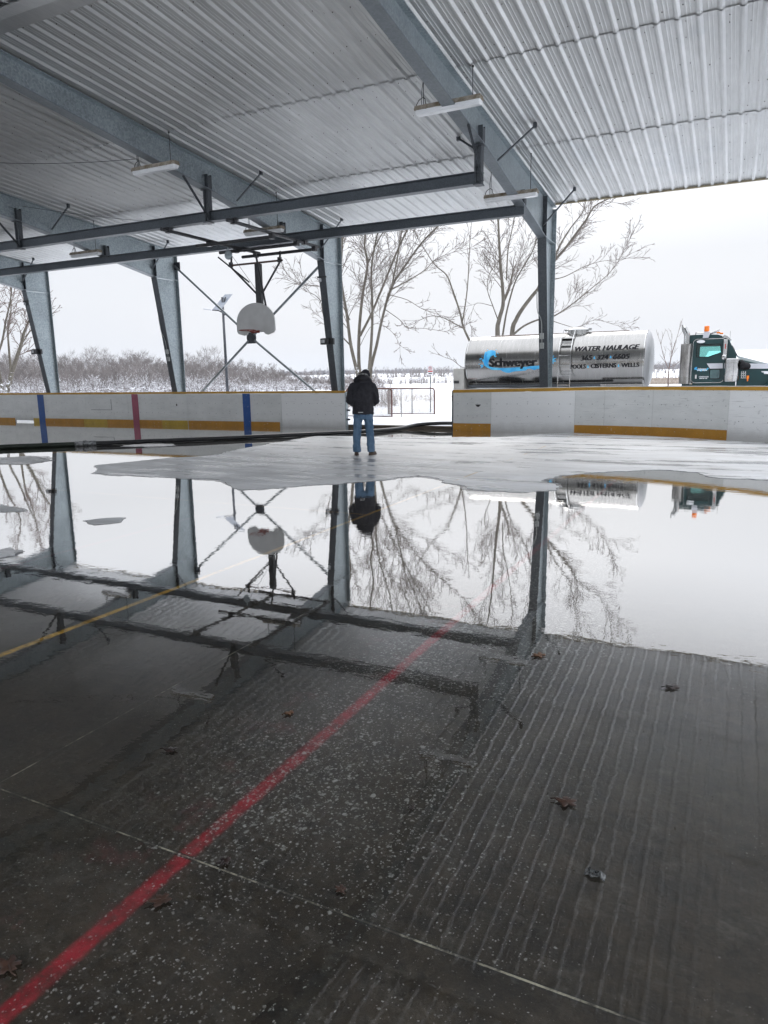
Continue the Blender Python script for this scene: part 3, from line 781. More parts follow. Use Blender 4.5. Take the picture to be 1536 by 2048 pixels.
mb.build('rim', mat('faded_orange_rim', (.30, .04, .025), (.20, .035, .025), 8, .6), hoop, smooth=True, auto=40)

# ------------------------------------------------------------------ fixtures on the columns
MT['black_plastic'] = mat('black_housing', (.015, .015, .017), (.03, .03, .032), 6, .45)
MT['glass_pale'] = mat('pale_lens', (.55, .56, .58), (.65, .66, .68), 3, .2)
def flange_y(z): return CB-(CB-KY)*(z+.2)/(KZ+.2)
def flood(fx, z, label):
    y = flange_y(z)
    t = thing('floodlight', label, 'floodlight', (fx, y, z), 0, 'floodlights on the columns')
    mb = MB(); mb.span(-.15, .15, -.035, -.012, -.05, .07); mb.span(-.13, -.09, -.06, .03, -.09, -.05); mb.span(.09, .17, -.03, .05, -.1, .1)
    mb.build('bracket', MT['black_plastic'], t, local=True, bevel=.006)
    mb = MB(); mb.span(-.24, .04, -.17, -.037, -.10, .09)
    for k in range(5): mb.span(-.20+k*.05, -.185+k*.05, -.16, -.05, .09, .105)
    mb.build('housing', MT['black_plastic'], t, local=True, bevel=.012)
    mb = MB(); mb.span(-.19, -.08, -.178, -.171, -.045, .05); mb.build('lens', MT['glass_pale'], t, local=True)
flood(-11.85, 2.78, 'black floodlight clamped to the column just left of the big bare tree')
flood(-25.5, 2.86, 'black floodlight clamped to the far-left column above the blue stripe')
def sensor(fx, z, label):
    y = flange_y(z); t = thing('sensor', label, 'sensor', (fx, y, z), 0, 'small sensors near the column tops')
    mb = MB(); mb.span(-.16, .16, -.05, -.012, -.025, .03); mb.build('bracket', MT['black_plastic'], t, local=True, bevel=.004)
    mb = MB(); mb.lathe([(.01, -.15), (.04, -.13), (.045, -.08), (.03, -.03)], (-.05, -.05, 0), 'z', 12); mb.build('lamp_head', MT['glass_pale'], t, local=True, smooth=True)
sensor(-11.85, 4.72, 'small black bracket with a pale bulb on the column behind the basketball hoop')
sensor(-25.5, 4.80, 'small black bracket with a pale bulb high on the far-left column')
MT['pvc'] = mat('grey_pvc', (.42, .43, .42), (.34, .35, .34), 5, .5)
def outlet(fx, zs, dx, label):
    z0 = min(zs); y = flange_y(z0)
    t = thing('outlet_box', label, 'electrical box', (fx, y, z0), 0, 'electrical boxes on the columns')
    for z in zs:
        yy = flange_y(z)-y
        mb = MB(); mb.span(dx-.055, dx+.055, yy-.075, yy-.012, z-z0-.08, z-z0+.08); mb.span(dx-.035, dx+.035, yy-.085, yy-.077, z-z0-.055, z-z0+.055)
        mb.build('box', MT['pvc'], t, local=True, bevel=.006)
    zt = max(zs); pts = []
    for q, ddx in ((zt+.08, 0), (zt+.35, 0), (zt+.5, -.03), (zt+.62, -.10), (zt+.75, -.12 if dx < .1 else -.1), (zt+1.2, -.12)):
        pts.append((dx+ddx, flange_y(q)-y-.03, q-z0))
    pts = [(dx, flange_y(min(zs)+.1)-y-.03, .08)]+pts
    mb = MB(); mb.tube(pts, .012, 8); mb.build('conduit', MT['pvc'], t, local=True, smooth=True)
outlet(-4.95, (2.42, 2.68), -.03, 'two grey outlet boxes on the nearest column in front of the tanker')
outlet(-18.7, (2.40, 2.66), .02, 'two grey outlet boxes with bent conduit on the third column')

# ------------------------------------------------------------------ hoses
MT['rubber'] = mat('black_rubber_hose', (.012, .012, .013), (.028, .028, .03), 6, .42, 0, .15, 60)
MT['hose_green'] = mat('dark_green_hose', (.016, .024, .016), (.03, .04, .028), 6, .5, 0, .15, 60)
def smooth_path(pts, k=6):
    P = [Vector(p) for p in pts]; out = []
    for i in range(len(P)-1):
        a = P[max(0, i-1)]; b = P[i]; c = P[i+1]; d = P[min(len(P)-1, i+2)]
        for j in range(k):
            t = j/k; out.append(.5*((2*b)+(c-a)*t+(2*a-5*b+4*c-d)*t*t+(3*b-a-3*c+d)*t**3))
    return out+[P[-1]]
def wob(pts, a=.01):
    return [p+Vector((0, noise.noise(Vector((p.x*1.3, 2, 0)))*a*3, abs(noise.noise(Vector((p.x*2, 5, 0))))*a)) for p in pts]
r = .058
P1 = [gz(-160, 902, r), gz(-60, 897, r), gz(0, 894, r), gz(90, 890.5, r), gz(160, 888, r)]
t = thing('hose', 'dark green hose lying on the wet floor at the left, left of the coupling', 'hose', tuple(P1[0]))
mb = MB(); mb.tube(smooth_path(P1), r, 12); mb.build('tube', MT['hose_green'], t, smooth=True)
P2 = [gz(176, 887.4, r), gz(230, 885.5, r), gz(300, 882.6, r), gz(400, 878.4, r), gz(500, 874, r), gz(600, 869.5, r), gz(700, 864.8, r), gz(760, 861, r), gz(800, 857, r), (-8.95, 20.50, .135), (-8.3, 20.75, .175), (-7.55, 21.2, .16), (-6.9, 22.2, .15), (-7.2, 23.6, .16), (-8.6, 24.6, .45), (-9.1, 25.2, .95)]
t = thing('hose', 'long black rubber hose running from the coupling past the man to the gate', 'hose', tuple(P2[0]))
mb = MB(); mb.tube(wob(smooth_path(P2, 10)), r, 12); mb.build('tube', MT['rubber'], t, smooth=True)
mb = MB(); a = P1[-1]; b = P2[0]; d = (b-a).normalized()
mb.tube([a-d*.12, a+d*.08], .072, 12); mb.tube([a+d*.08, b-d*.03], .088, 12); mb.tube([b-d*.03, b+d*.2], .072, 12)
for s in (1, -1): mb.box(a+Vector((.10, s*.10, .03)), (.16, .05, .06))
mb.build('coupling', mat('worn_aluminium', (.10, .10, .10), (.45, .46, .47), 18, .4, .6), t)
# ------------------------------------------------------------------ lettering
def text_polys(s, size=1.0, bold=.0, shear=0.0, sx=1.0):
    cu = bpy.data.curves.new('lettering', 'FONT'); cu.body = s; cu.size = size; cu.offset = bold; cu.shear = shear; cu.resolution_u = 3
    ob = bpy.data.objects.new('lettering', cu); COL.objects.link(ob)
    dg = bpy.context.evaluated_depsgraph_get(); me = bpy.data.meshes.new_from_object(ob.evaluated_get(dg))
    vs = [Vector((v.co.x*sx, v.co.y, 0)) for v in me.vertices]; fs = [list(p.vertices) for p in me.polygons]
    bpy.data.objects.remove(ob); bpy.data.curves.remove(cu); bpy.data.meshes.remove(me)
    return vs, fs
def fit_text(s, x0, x1, z0, z1, bold=.02, shear=0, ref='H'):
    """flat letters filling the box x0..x1, z0..z1 (z0 = base line, z1 = cap height)"""
    vs, fs = text_polys(s, 1.0, bold, shear)
    rv, _ = text_polys(ref, 1.0, bold, 0)
    h0 = min(v.y for v in rv); h1 = max(v.y for v in rv); a = min(v.x for v in vs); b = max(v.x for v in vs)
    return [Vector((x0+(v.x-a)/(b-a)*(x1-x0), 0, z0+(v.y-h0)/(h1-h0)*(z1-z0))) for v in vs], fs
def wrap_mesh(name, polys, mat_, parent, fn, nslice=10, axis=2):
    """polys = list of (verts, faces) flat in xz; sliced finely and wrapped by fn(x, z) -> y"""
    bm = bmesh.new()
    for vs, fs in polys:
        bv = [bm.verts.new(v) for v in vs]
        for f in fs:
            try: bm.faces.new([bv[i] for i in f])
            except ValueError: pass
    zs = [v.co.z for v in bm.verts]; z0, z1 = min(zs), max(zs)
    for k in range(1, nslice):
        z = z0+(z1-z0)*k/nslice
        bmesh.ops.bisect_plane(bm, geom=bm.verts[:]+bm.edges[:]+bm.faces[:], plane_co=(0, 0, z), plane_no=(0, 0, 1))
    for v in bm.verts: v.co.y = fn(v.co.x, v.co.z)-v.co.y
    off = Vector((0, 0, 0)); q_ = parent
    while q_ is not None: off += q_.location; q_ = q_.parent
    for v in bm.verts: v.co -= off
    for f in bm.faces:
        f.normal_update()
        if f.normal.y > 0: f.normal_flip()
    me = bpy.data.meshes.new(name); bm.to_mesh(me); bm.free(); me.materials.append(mat_)
    o = bpy.data.objects.new(name, me); COL.objects.link(o); o.parent = parent; return o
def ngon(pts): return ([Vector((p[0], 0, p[1])) for p in pts], [list(range(len(pts)))])

# ------------------------------------------------------------------ tanker truck
def steel_mat():
    b = N('polished_stainless_tank')
    streak = b.noise(4, 5, .65, b.map((3.5, .5, .35)))
    sm = b.noise(1.2, 5, .6, b.map((1, 1, 1), (4, 0, 0)))
    col = b.ramp(b.mathn('ADD', b.mathn('MULTIPLY', streak, .6), b.mathn('MULTIPLY', sm, .4)), .35, .68, (.21, .206, .197), (.28, .274, .264))
    ro = b.ramp(streak, .35, .7, (.19, .19, .19), (.29, .29, .29))
    nm = b.bump(b.mathn('ADD', b.noise(1.1, 3, .5, b.map((.6, 1, 1))), b.mathn('MULTIPLY', b.noise(6, 3, .6, b.map((3, .4, .4))), .008)), .06, .05)
    return b.done(b.principled(col, ro, 1.0, nm))
MT['stainless'] = steel_mat()
MT['chrome'] = mat('chrome', (.34, .34, .335), (.46, .46, .45), 3, .13, 1.0, .05, 6)
MT['tank_white'] = mat('dull_tank_end', (.34, .34, .345), (.42, .42, .425), 2, .45, .3)
MT['green'] = mat('dark_green_truck_paint', (.007, .032, .034), (.010, .040, .042), 2, .28, 0, 0, spec=.3, coat=.12)
MT['silver'] = mat('silver_stripe', (.48, .49, .53), (.55, .56, .60), 3, .35, .2)
MT['amber'] = mat('amber_lens', (.85, .22, .01), (.75, .17, .01), 5, .25)
MT['letter_black'] = mat('black_lettering', (.008, .008, .010), (.014, .014, .016), 9, .7, spec=.15)
MT['letter_white'] = mat('white_lettering', (.75, .76, .78), (.65, .66, .68), 9, .45)
MT['sky_blue'] = mat('sky_blue_decal', (.02, .30, .62), (.10, .48, .72), 2.2, .4, lo=.4, hi=.6)
MT['rubber_tyre'] = mat('tyre_rubber', (.016, .016, .017), (.03, .03, .03), 9, .75, 0, .2, 30)
MT['dark'] = mat('dark_interior', (.012, .013, .014), (.02, .021, .022), 4, .7)
def glass_mat(name, tint):
    b = N(name); tr = b.n('BsdfTransparent'); tr.inputs[0].default_value = (*tint, 1)
    gl = b.n('BsdfGlossy'); gl.inputs['Roughness'].default_value = .02; gl.inputs['Color'].default_value = (.9, .95, .95, 1)
    fr = b.n('Fresnel'); fr.inputs[0].default_value = 1.5
    ms = b.n('MixShader'); b.l(fr.outputs[0], ms.inputs[0]); b.l(tr.outputs[0], ms.inputs[1]); b.l(gl.outputs[0], ms.inputs[2])
    b.l(ms.outputs[0], b.out.inputs[0]); return b.m
MT['glass'] = glass_mat('tinted_window_glass', (.66, .86, .84))
TY, TZ, TR = 25.8, 2.075, .965
truck = thing('tanker_truck', 'dark green truck with a shiny stainless water tank parked behind the right boards', 'truck', (-4, TY, .09))
TX0, TX1 = -8.93, -2.78
mb = MB(); mb.lathe([(TR*.35, -.19), (TR*.7, -.13), (TR*.93, -.05), (TR*.995, 0), (TR, .03), (TR, 2.1), (TR, 4.1), (TR, TX1-TX0), (TR*.99, TX1-TX0+.012)], (TX0, TY, TZ), 'x', 72)
tank = mb.build('tank', MT['stainless'], truck, smooth=True, auto=30)
mb = MB(); mb.lathe([(TR*.988, TX1-TX0+.013), (TR*.93, TX1-TX0+.075), (TR*.7, TX1-TX0+.15), (TR*.35, TX1-TX0+.19), (.02, TX1-TX0+.20)], (TX0, TY, TZ), 'x', 64); mb.build('tank_end', MT['tank_white'], tank, smooth=True, auto=40)
mb = MB()
for xx in (TX0+.03, TX1-.02): mb.lathe([(TR-.01, -.012), (TR+.012, -.012), (TR+.012, .012), (TR-.01, .012)], (xx, TY, TZ), 'x', 64)
mb.build('end_ring', MT['chrome'], tank, smooth=True, auto=30)
mb = MB(); mb.tube([(-8.1, TY, TZ+TR+.012), (-3.4, TY, TZ+TR+.012)], .016, 8); mb.tube([(-8.2, TY-.22, TZ+TR-.02), (-6.0, TY-.22, TZ+TR-.02)], .014, 8)
mb.build('top_rail', mat('rusty_rail', (.17, .12, .10), (.26, .24, .23), 6, .6, .3), tank)
# hatch
hxx = gy(1154, 662, TY-.25).x
mb = MB(); mb.lathe([(.36, TR-.06), (.36, TR+.07), (.39, TR+.07), (.39, TR+.10), (.33, TR+.15), (.30, TR+.165), (.02, TR+.175)], (hxx, TY, TZ), 'z', 32)
mb.box((hxx+.42, TY-.1, TZ+TR+.10), (.10, .10, .09)); mb.box((hxx-.40, TY-.15, TZ+TR+.09), (.06, .08, .06))
mb.build('hatch', MT['chrome'], tank, smooth=True, auto=30)
# ladder
def tank_y(z, o=.0):
    d = max(0.0, (TR+o)**2-(z-TZ)**2); return TY-sqrt(d)
lx0, lx1 = gy(1118, 720, TY-TR).x, gy(1142, 720, TY-TR).x
mb = MB()
for lx in (lx0, lx1):
    pts = [(lx, tank_y(TZ, .10), z) for z in (1.0, 1.6, 2.0, 2.35)]
    pts += [(lx, tank_y(z, .10), z) for z in (2.55, 2.75, 2.90, 3.0)]+[(lx, TY-.32, TZ+TR+.12), (lx, TY-.2, TZ+TR+.10)]
    mb.tube(pts, .018, 8)
for z in (1.27, 1.60, 1.93, 2.26): mb.tube([(lx0, tank_y(TZ, .10), z), (lx1, tank_y(TZ, .10), z)], .013, 6)
mb.span(lx0, lx1, tank_y(2.60, .06)-.03, tank_y(2.60, .06)+.06, 2.585, 2.60)
mb.span(lx0, lx1, tank_y(2.86, .06)-.03, tank_y(2.86, .06)+.10, 2.83, 2.845)
mb.build('ladder', MT['chrome'], tank, smooth=True, auto=35)
mb = MB()
for k in range(9):
    x = lx0+.03+(lx1-lx0-.06)*k/8
    mb.beam((x, tank_y(2.66, .03), 2.66), (x+.05, tank_y(2.76, .03), 2.76), .008, .008); mb.beam((x+.05, tank_y(2.66, .03), 2.66), (x, tank_y(2.76, .03), 2.76), .008, .008)
mb.build('ladder_mesh', MT['steel_dark'], tank)
mb = MB(); mb.tube([(TX0+.02, TY-TR+.28, 1.245), (TX1-1.0, TY-TR+.28, 1.245)], .058, 12); mb.build('hose_trough', MT['galv_dark'], tank, smooth=True, auto=40)
mb = MB(); mb.tube([(-4.15, TY-TR+.16, 1.24), (TX1, TY-TR+.16, 1.24)], .05, 10); mb.build('side_rail', MT['stainless'], tank, smooth=True, auto=40)
mb = MB(); mb.span(TX1-.04, TX1+.0, TY-.8, TY+.8, 1.05, 1.4); mb.build('tank_cradle', MT['tank_white'], tank)
# lettering on the tank
def on_tank(s, px0, pxb0, px1, pxb1, cap0, name, m, bold=.025, shear=0, ref='H', o=.004):
    """letters between two base-line points of the photograph"""
    a = gy(px0, pxb0, TY-TR+.02); b = gy(px1, pxb1, TY-TR+.02); c = gy(px0, cap0, TY-TR+.02)
    vs, fs = fit_text(s, a.x, b.x, 0, c.z-a.z, .012, shear, ref)
    for v in vs: v.z += a.z+(b.z-a.z)*(v.x-a.x)/(b.x-a.x)
    # heavy sans letters: strokes thickened sideways by laying copies a hair apart
    hh = (c.z-a.z)*min(bold, .045)*1.6; polys = [([Vector((v.x+k*hh, .0004*(k+1), v.z)) for v in vs], fs) for k in (-1, 0, 1)]
    return wrap_mesh(name, polys, m, tank, lambda x, z: tank_y(z, o), 12)
c9 = lambda x, y: (930+x/8.533, 650+y/8.533)
def P9(x, y): q = gy(*c9(x, y), TY-TR+.02); return (q.x, q.z)
splash = [(455, 765), (370, 720), (330, 690), (318, 640), (290, 600), (300, 580), (322, 590), (322, 520), (335, 460), (345, 450), (352, 462), (385, 435), (440, 428), (500, 436), (518, 455), (512, 470), (525, 490), (515, 520), (528, 548), (505, 545), (490, 515), (465, 520), (440, 540), (420, 575), (405, 620), (400, 670), (420, 705), (470, 725), (600, 735), (760, 730), (900, 722), (1030, 715), (1150, 700), (1300, 690), (1440, 640), (1455, 560), (1475, 585), (1512, 515), (1520, 520), (1500, 575), (1545, 560), (1560, 570), (1505, 600), (1560, 610), (1550, 625), (1500, 630), (1520, 655), (1470, 665), (1440, 700), (1330, 745), (1230, 750), (1180, 770), (1110, 745), (1060, 750), (1040, 775), (960, 785), (860, 790), (800, 800), (760, 815), (700, 815), (650, 800), (610, 770), (530, 768)]
polys = [ngon([P9(*p) for p in splash])]
for blob in ([(250, 575), (275, 562), (292, 570), (275, 585), (252, 598)], [(260, 690), (300, 672), (318, 700), (300, 722), (262, 740), (285, 712)], [(232, 668), (250, 655), (255, 668), (240, 675)], [(540, 470), (555, 475), (570, 500), (560, 498)], [(362, 425), (378, 408), (380, 420), (366, 432)], [(508, 425), (525, 412), (526, 420), (512, 432)], [(280, 530), (300, 520), (298, 535)], [(255, 622), (268, 616), (268, 628)], [(520, 525), (540, 528), (536, 542), (522, 540)]):
    polys.append(ngon([P9(*p) for p in blob]))
wrap_mesh('splash_emblem', polys, MT['sky_blue'], tank, lambda x, z: tank_y(z, .0025), 14)
hl = [(345, 640), (338, 560), (350, 500), (375, 470), (365, 520), (372, 560), (385, 600), (388, 660), (420, 715), (380, 690)]
wrap_mesh('splash_shade', [ngon([P9(*p) for p in hl])], mat('deep_blue_decal', (.01, .20, .52), (.02, .26, .58), 4, .4), tank, lambda x, z: tank_y(z, .0035), 8)
on_tank('Schweyer', *c9(418, 716), *c9(1225, 698), c9(0, 572)[1], 'lettering', MT['letter_black'], .06, ref='S', o=.006)
c2 = lambda x, y: (1100+x/6.982, 640+y/6.982)
on_tank('WATER HAULAGE', *c2(345, 438), *c2(1242, 404), c2(0, 373)[1], 'lettering', MT['letter_black'], .05, .25)
on_tank('365', *c2(430, 568), *c2(588, 560), c2(0, 498)[1], 'lettering', MT['letter_black'], .045, .12)
on_tank('324', *c2(655, 556), *c2(815, 550), c2(0, 488)[1], 'lettering', MT['letter_black'], .045, .12)
on_tank('6605', *c2(880, 548), *c2(1108, 540), c2(0, 480)[1], 'lettering', MT['letter_black'], .045, .12)
on_tank('POOLS', *c2(283, 684), *c2(497, 677), c2(0, 625)[1], 'lettering', MT['letter_black'], .04)
on_tank('CISTERNS', *c2(570, 674), *c2(922, 663), c2(0, 613)[1], 'lettering', MT['letter_black'], .04)
on_tank('WELLS', *c2(995, 661), *c2(1243, 652), c2(0, 603)[1], 'lettering', MT['letter_black'], .04)
def P2_(x, y): q = gy(*c2(x, y), TY-TR+.02); return (q.x, q.z)
polys = []
for (x, y) in ((621, 525), (848, 515), (530, 650), (957, 635)):
    polys.append(ngon([P2_(x+dx, y+dy) for dx, dy in ((0, -22), (8, -2), (12, 8), (9, 17), (0, 21), (-9, 17), (-12, 8), (-8, -2))]))
wrap_mesh('water_drop', polys, MT['sky_blue'], tank, lambda x, z: tank_y(z, .004), 4)
# rear cabinet
mb = MB(); mb.span(-9.42, -9.0, TY-.92, TY+.92, .75, 1.90); cab_r = mb.build('rear_cabinet', mat('grey_cabinet', (.42, .41, .38), (.36, .35, .33), 3, .5, .2), truck, bevel=.02)
mb = MB(); mb.span(-9.38, -9.18, TY-.94, TY-.921, 1.36, 1.46); mb.build('latch', MT['black_plastic'], cab_r)
mb = MB(); mb.span(-9.0, -8.75, TY-.93, TY-.90, 1.10, 1.15); mb.build('marker_light', mat('red_lens', (.45, .02, .02), (.35, .02, .02), 5, .3), cab_r)
# chassis and wheels
mb = MB()
for s in (-1, 1): mb.span(-9.2, 2.3, TY+s*.43-.05, TY+s*.43+.05, .78, 1.02)
mb.span(-9.3, -9.2, TY-1.1, TY+1.1, .55, .75)
mb.build('chassis', MT['steel_dark'], truck)
def wheel(x, s):
    mb = MB(); y = TY+s*.95; mb.lathe([(.30, -.13), (.46, -.15), (.51, -.11), (.52, 0), (.51, .11), (.46, .15), (.30, .13)], (x, y, .61), 'y', 32)
    wh = mb.build('wheel', MT['rubber_tyre'], truck, smooth=True, auto=35)
    mb = MB(); mb.lathe([(.29, -.10), (.26, -.05), (.12, -.02), (.11, -.10), (.02, -.11)] if s < 0 else [(.29, .10), (.26, .05), (.12, .02), (.11, .10), (.02, .11)], (x, y, .61), 'y', 24); mb.build('rim', MT['chrome'], wh, smooth=True, auto=30)
for x in (1.35, -6.2, -7.55):
    for s in (-1, 1): wheel(x, s)
# cab
YC = TY-1.04; YD = TY+1.04      # near and far side of the cab
def S(px, py, y=YC): q = gy(px, py, y); return (q.x, q.z)
xb = S(1367, 700)[0]
cabp = [(xb, .95), (xb, S(1369, 671)[1]-.03), (xb+.05, S(1369, 671)[1]+.005), S(1412, 668.5), S(1436, 669), S(1452, 674), S(1458, 679.5), S(1473, 711), (S(1473, 711)[0]+.03, .95)]
mb = MB(); mb.prism([(xb, .95)]+[S(1386, 766)][:0]+[(xb, cabp[1][1])]+[(xb+.05, cabp[2][1])]+cabp[3:], YD-.04, YD, 'xz')        # far side wall
# near wall as a frame round the window opening
wn = [S(1392.5, 714), S(1394, 691), S(1396, 689), S(1440, 688), S(1441.5, 690), S(1442, 705), S(1416, 714)]
cabpoly = [(xb, .95), (xb, cabp[1][1]), (xb+.05, cabp[2][1])]+cabp[3:]
bm = bmesh.new()
def wall_with_hole(outer, hole, y0, y1):
    bm = bmesh.new(); ov = [bm.verts.new((u, y0, v)) for u, v in outer]; hv = [bm.verts.new((u, y0, v)) for u, v in hole]
    es = [bm.edges.new((ov[i], ov[(i+1) % len(ov)])) for i in range(len(ov))]+[bm.edges.new((hv[i], hv[(i+1) % len(hv)])) for i in range(len(hv))]
    bmesh.ops.triangle_fill(bm, use_beauty=True, use_dissolve=False, edges=es)
    r = bmesh.ops.extrude_face_region(bm, geom=bm.faces[:]); 
    for v in [g for g in r['geom'] if isinstance(g, bmesh.types.BMVert)]: v.co.y = y1
    bmesh.ops.recalc_face_normals(bm, faces=bm.faces)
    vs = [v.co.copy() for v in bm.verts]; bm.verts.index_update(); fs = [[v.index for v in f.verts] for f in bm.faces]; bm.free(); return vs, fs
bm.free()
mb = MB(); mb.add(*wall_with_hole(cabpoly, wn, YC, YC+.04)); mb.add(*wall_with_hole(cabpoly, wn, YD-.04, YD))
mb.span(xb, xb+.04, YC+.041, YD-.041, .95, 2.05); mb.span(xb, xb+.04, YC+.041, YC+.45, 2.05, cabp[1][1]); mb.span(xb, xb+.04, YD-.45, YD-.041, 2.05, cabp[1][1]); mb.span(xb, xb+.04, YC+.45, YD-.45, 2.5, cabp[1][1])
rf = [cabp[2], cabp[3], cabp[4], cabp[5], cabp[6]]
for a, b in zip([(xb+.05, cabp[2][1])]+rf[1:-1], rf[1:]): mb.beam((a[0], (YC+YD)/2, a[1]-.012), (b[0], (YC+YD)/2, b[1]-.012), YD-YC-.082, .02, (0, 0, 1))
cab = mb.build('cab', MT['green'], truck, bevel=.008)
mb = MB(); ws = [cabp[6], cabp[7]]
mb.beam((ws[0][0], (YC+YD)/2, ws[0][1]), (ws[1][0], (YC+YD)/2, ws[1][1]), YD-YC-.09, .012, (1, 0, 0)); mb.build('windscreen', MT['glass'], cab)
mb = MB(); mb.prism(wn, YC+.012, YC+.018, 'xz'); mb.build('side_window', MT['glass'], cab); mb = MB(); mb.prism(wn, YD-.018, YD-.012, 'xz'); mb.build('side_window', MT['glass'], cab)
# inside: seat, wheel, dash
mb = MB(); mb.span(xb+.12, xb+.6, YC+.25, YC+.8, 1.2, 1.45); mb.span(xb+.10, xb+.25, YC+.25, YC+.8, 1.45, 1.78); mb.span(S(1455, 715)[0]-.1, S(1473, 715)[0], YC+.06, YD-.06, 1.2, 1.98); mb.span(xb+.05, S(1473, 715)[0], YC+.05, YD-.05, 1.0, 1.06)
mb.build('interior', MT['dark'], cab, bevel=.02)
mb = MB(); cc = Vector((S(1446, 705)[0]-.12, YC+.5, 2.03)); ax = Vector((.55, 0, .83)); e1 = Vector((0, 1, 0)); e2 = ax.cross(e1)
mb.tube([cc+(e1*cos(k*pi/12)+e2*sin(k*pi/12))*.22 for k in range(25)], .014, 6, False); mb.tube([cc, cc-ax*.35], .025, 6); mb.beam(cc-e1*.2, cc+e1*.2, .03, .015); mb.box((cc.x+.1, YC+.2, 2.12), (.06, .04, .1))
mb.build('steering_wheel', MT['dark'], cab)
# door with its chrome outline, lower window, stripe
def rrect(px0, py0, px1, py1, r, n=5):
    x0, z1 = S(px0, py0); x1, z0 = S(px1, py1); pts = []
    for cx_, cz_, a0 in ((x1-r, z1-r, 0), (x0+r, z1-r, pi/2), (x0+r, z0+r, pi), (x1-r, z0+r, 1.5*pi)):
        for k in range(n+1): a = a0+k*pi/2/n; pts.append((cx_+r*cos(a), cz_+r*sin(a)))
    return pts
outer = rrect(1387, 679, 1446.5, 765, .12)
mb = MB(); mb.add(*wall_with_hole(outer, wn, YC-.018, YC-.002)); door = mb.build('door', MT['green'], cab, bevel=.006)
mb = MB(); mb.tube([(u, YC-.016, v) for u, v in outer]+[(outer[0][0], YC-.016, outer[0][1])], .011, 6, False); mb.build('door_trim', MT['chrome'], door, smooth=True)
for pr in (wn, rrect(1420, 738.8, 1439, 757.2, .03)):
    mb = MB(); mb.tube([(u, YC-.021, v) for u, v in pr]+[(pr[0][0], YC-.021, pr[0][1])], .010, 6, False); mb.build('window_seal', MT['letter_black'], door, smooth=True)
mb = MB(); mb.prism(rrect(1420, 738.8, 1439, 757.2, .03), YC-.024, YC-.0185, 'xz'); mb.build('lower_window', mat('reflecting_lower_glass', (.03, .07, .075), (.06, .12, .12), 5, .1), door)
mb = MB(); mb.prism([S(1413.5, 727), S(1445.5, 726.3), S(1445.5, 736.8), S(1420, 737.3)], YC-.024, YC-.0185, 'xz'); mb.build('silver_stripe', MT['silver'], door)
hp = S(1391.3, 753); mb = MB(); mb.span(hp[0]-.02, hp[0]+.035, YC-.06, YC-.019, hp[1]-.07, hp[1]+.06); mb.build('door_handle', MT['chrome'], door, bevel=.012)
c8 = lambda x, y: (1380+x/19.2, 720+y/19.2)
def dtext(s, x0, y0, x1, cap, m, bold=.01, sh=0):
    a = S(*c8(x0, y0)); b = S(*c8(x1, y0)); c = S(*c8(x0, cap)); vs, fs = fit_text(s, a[0], b[0], a[1], c[1], bold, sh)
    wrap_mesh('lettering', [(vs, fs)], m, door, lambda x, z: YC-.0225, 2)
dsp = [(155, 385), (175, 355), (160, 340), (180, 300), (230, 268), (285, 275), (270, 300), (245, 310), (265, 335), (300, 360), (640, 350), (650, 320), (690, 300), (725, 320), (700, 345), (690, 370), (655, 380), (600, 400), (545, 435), (520, 405), (400, 440), (370, 400), (270, 425), (285, 395), (215, 365)]
wrap_mesh('splash_emblem', [ngon([S(*c8(*p)) for p in dsp])], MT['sky_blue'], door, lambda x, z: YC-.0205, 3)
dtext('Schweyer', 300, 372, 640, 310, MT['letter_white'], .03)
vs, fs = fit_text('1000501630', S(*c8(345, 675))[0], S(*c8(712, 675))[0], S(*c8(345, 675))[1], S(*c8(345, 622))[1], .02)
wrap_mesh('lettering', [(vs, fs)], MT['letter_white'], door, lambda x, z: YC-.0225, 2)
polys = [ngon([S(*c8(x0, 415)), S(*c8(x1, 415)), S(*c8(x1, 385)), S(*c8(x0, 385))]) for x0, x1 in ((280, 330), (340, 425), (455, 560), (572, 655))]
polys += [ngon([S(*c8(x0, 722)), S(*c8(x1, 722)), S(*c8(x1, 698)), S(*c8(x0, 698))]) for x0, x1 in ((365, 420), (430, 480), (490, 555), (585, 660))]
wrap_mesh('small_print', polys, MT['letter_white'], door, lambda x, z: YC-.0225, 2)
# hood
hz0 = S(1474, 713)[1]; x0h = S(1474, 713)[0]+.035; slope = (S(1536, 727.5)[1]-hz0)/(S(1536, 727.5)[0]-x0h); x1h = 2.35
HW = .86; rings = []
for t in range(9):
    x = x0h+(x1h-x0h)*t/8; zt = hz0+slope*(x-x0h); wd = 1.0-.12*t/8; k = .05 if t in (8,) else 0
    zt -= k*1.5; zb = 1.0
    ring = []
    for u, v in ((-1, 0), (-1, .55), (-.985, .80), (-.93, .93), (-.78, 1.0), (-.4, 1.03), (0, 1.04), (.4, 1.03), (.78, 1.0), (.93, .93), (.985, .80), (1, .55), (1, 0)):
        ring.append((x, TY+u*wd*(.95 if k else 1), zb+(zt-zb)*v))
    rings.append(ring)
mb = MB(); mb.loft(rings); hood = mb.build('hood', MT['green'], truck, smooth=True, auto=40)
HY = TY-1.0
mb = MB(); a = gy(1488, 726.8, HY); b = gy(1536, 727.5, HY); c = gy(1536, 737.3, HY); d = gy(1488, 737.3, HY)
def hood_y(x): return TY-(1.0-.12*(x-x0h)/(x1h-x0h))
pts = [(a.x, a.z), (x1h-.1, b.z-.05), (x1h-.1, c.z-.03), (d.x, d.z)]
bmv = [[(pts[0][0]+(pts[1][0]-pts[0][0])*k/6, pts[0][1]+(pts[1][1]-pts[0][1])*k/6) for k in range(7)], [(pts[3][0]+(pts[2][0]-pts[3][0])*k/6, pts[3][1]+(pts[2][1]-pts[3][1])*k/6) for k in range(7)]]
vs = []; fs = []
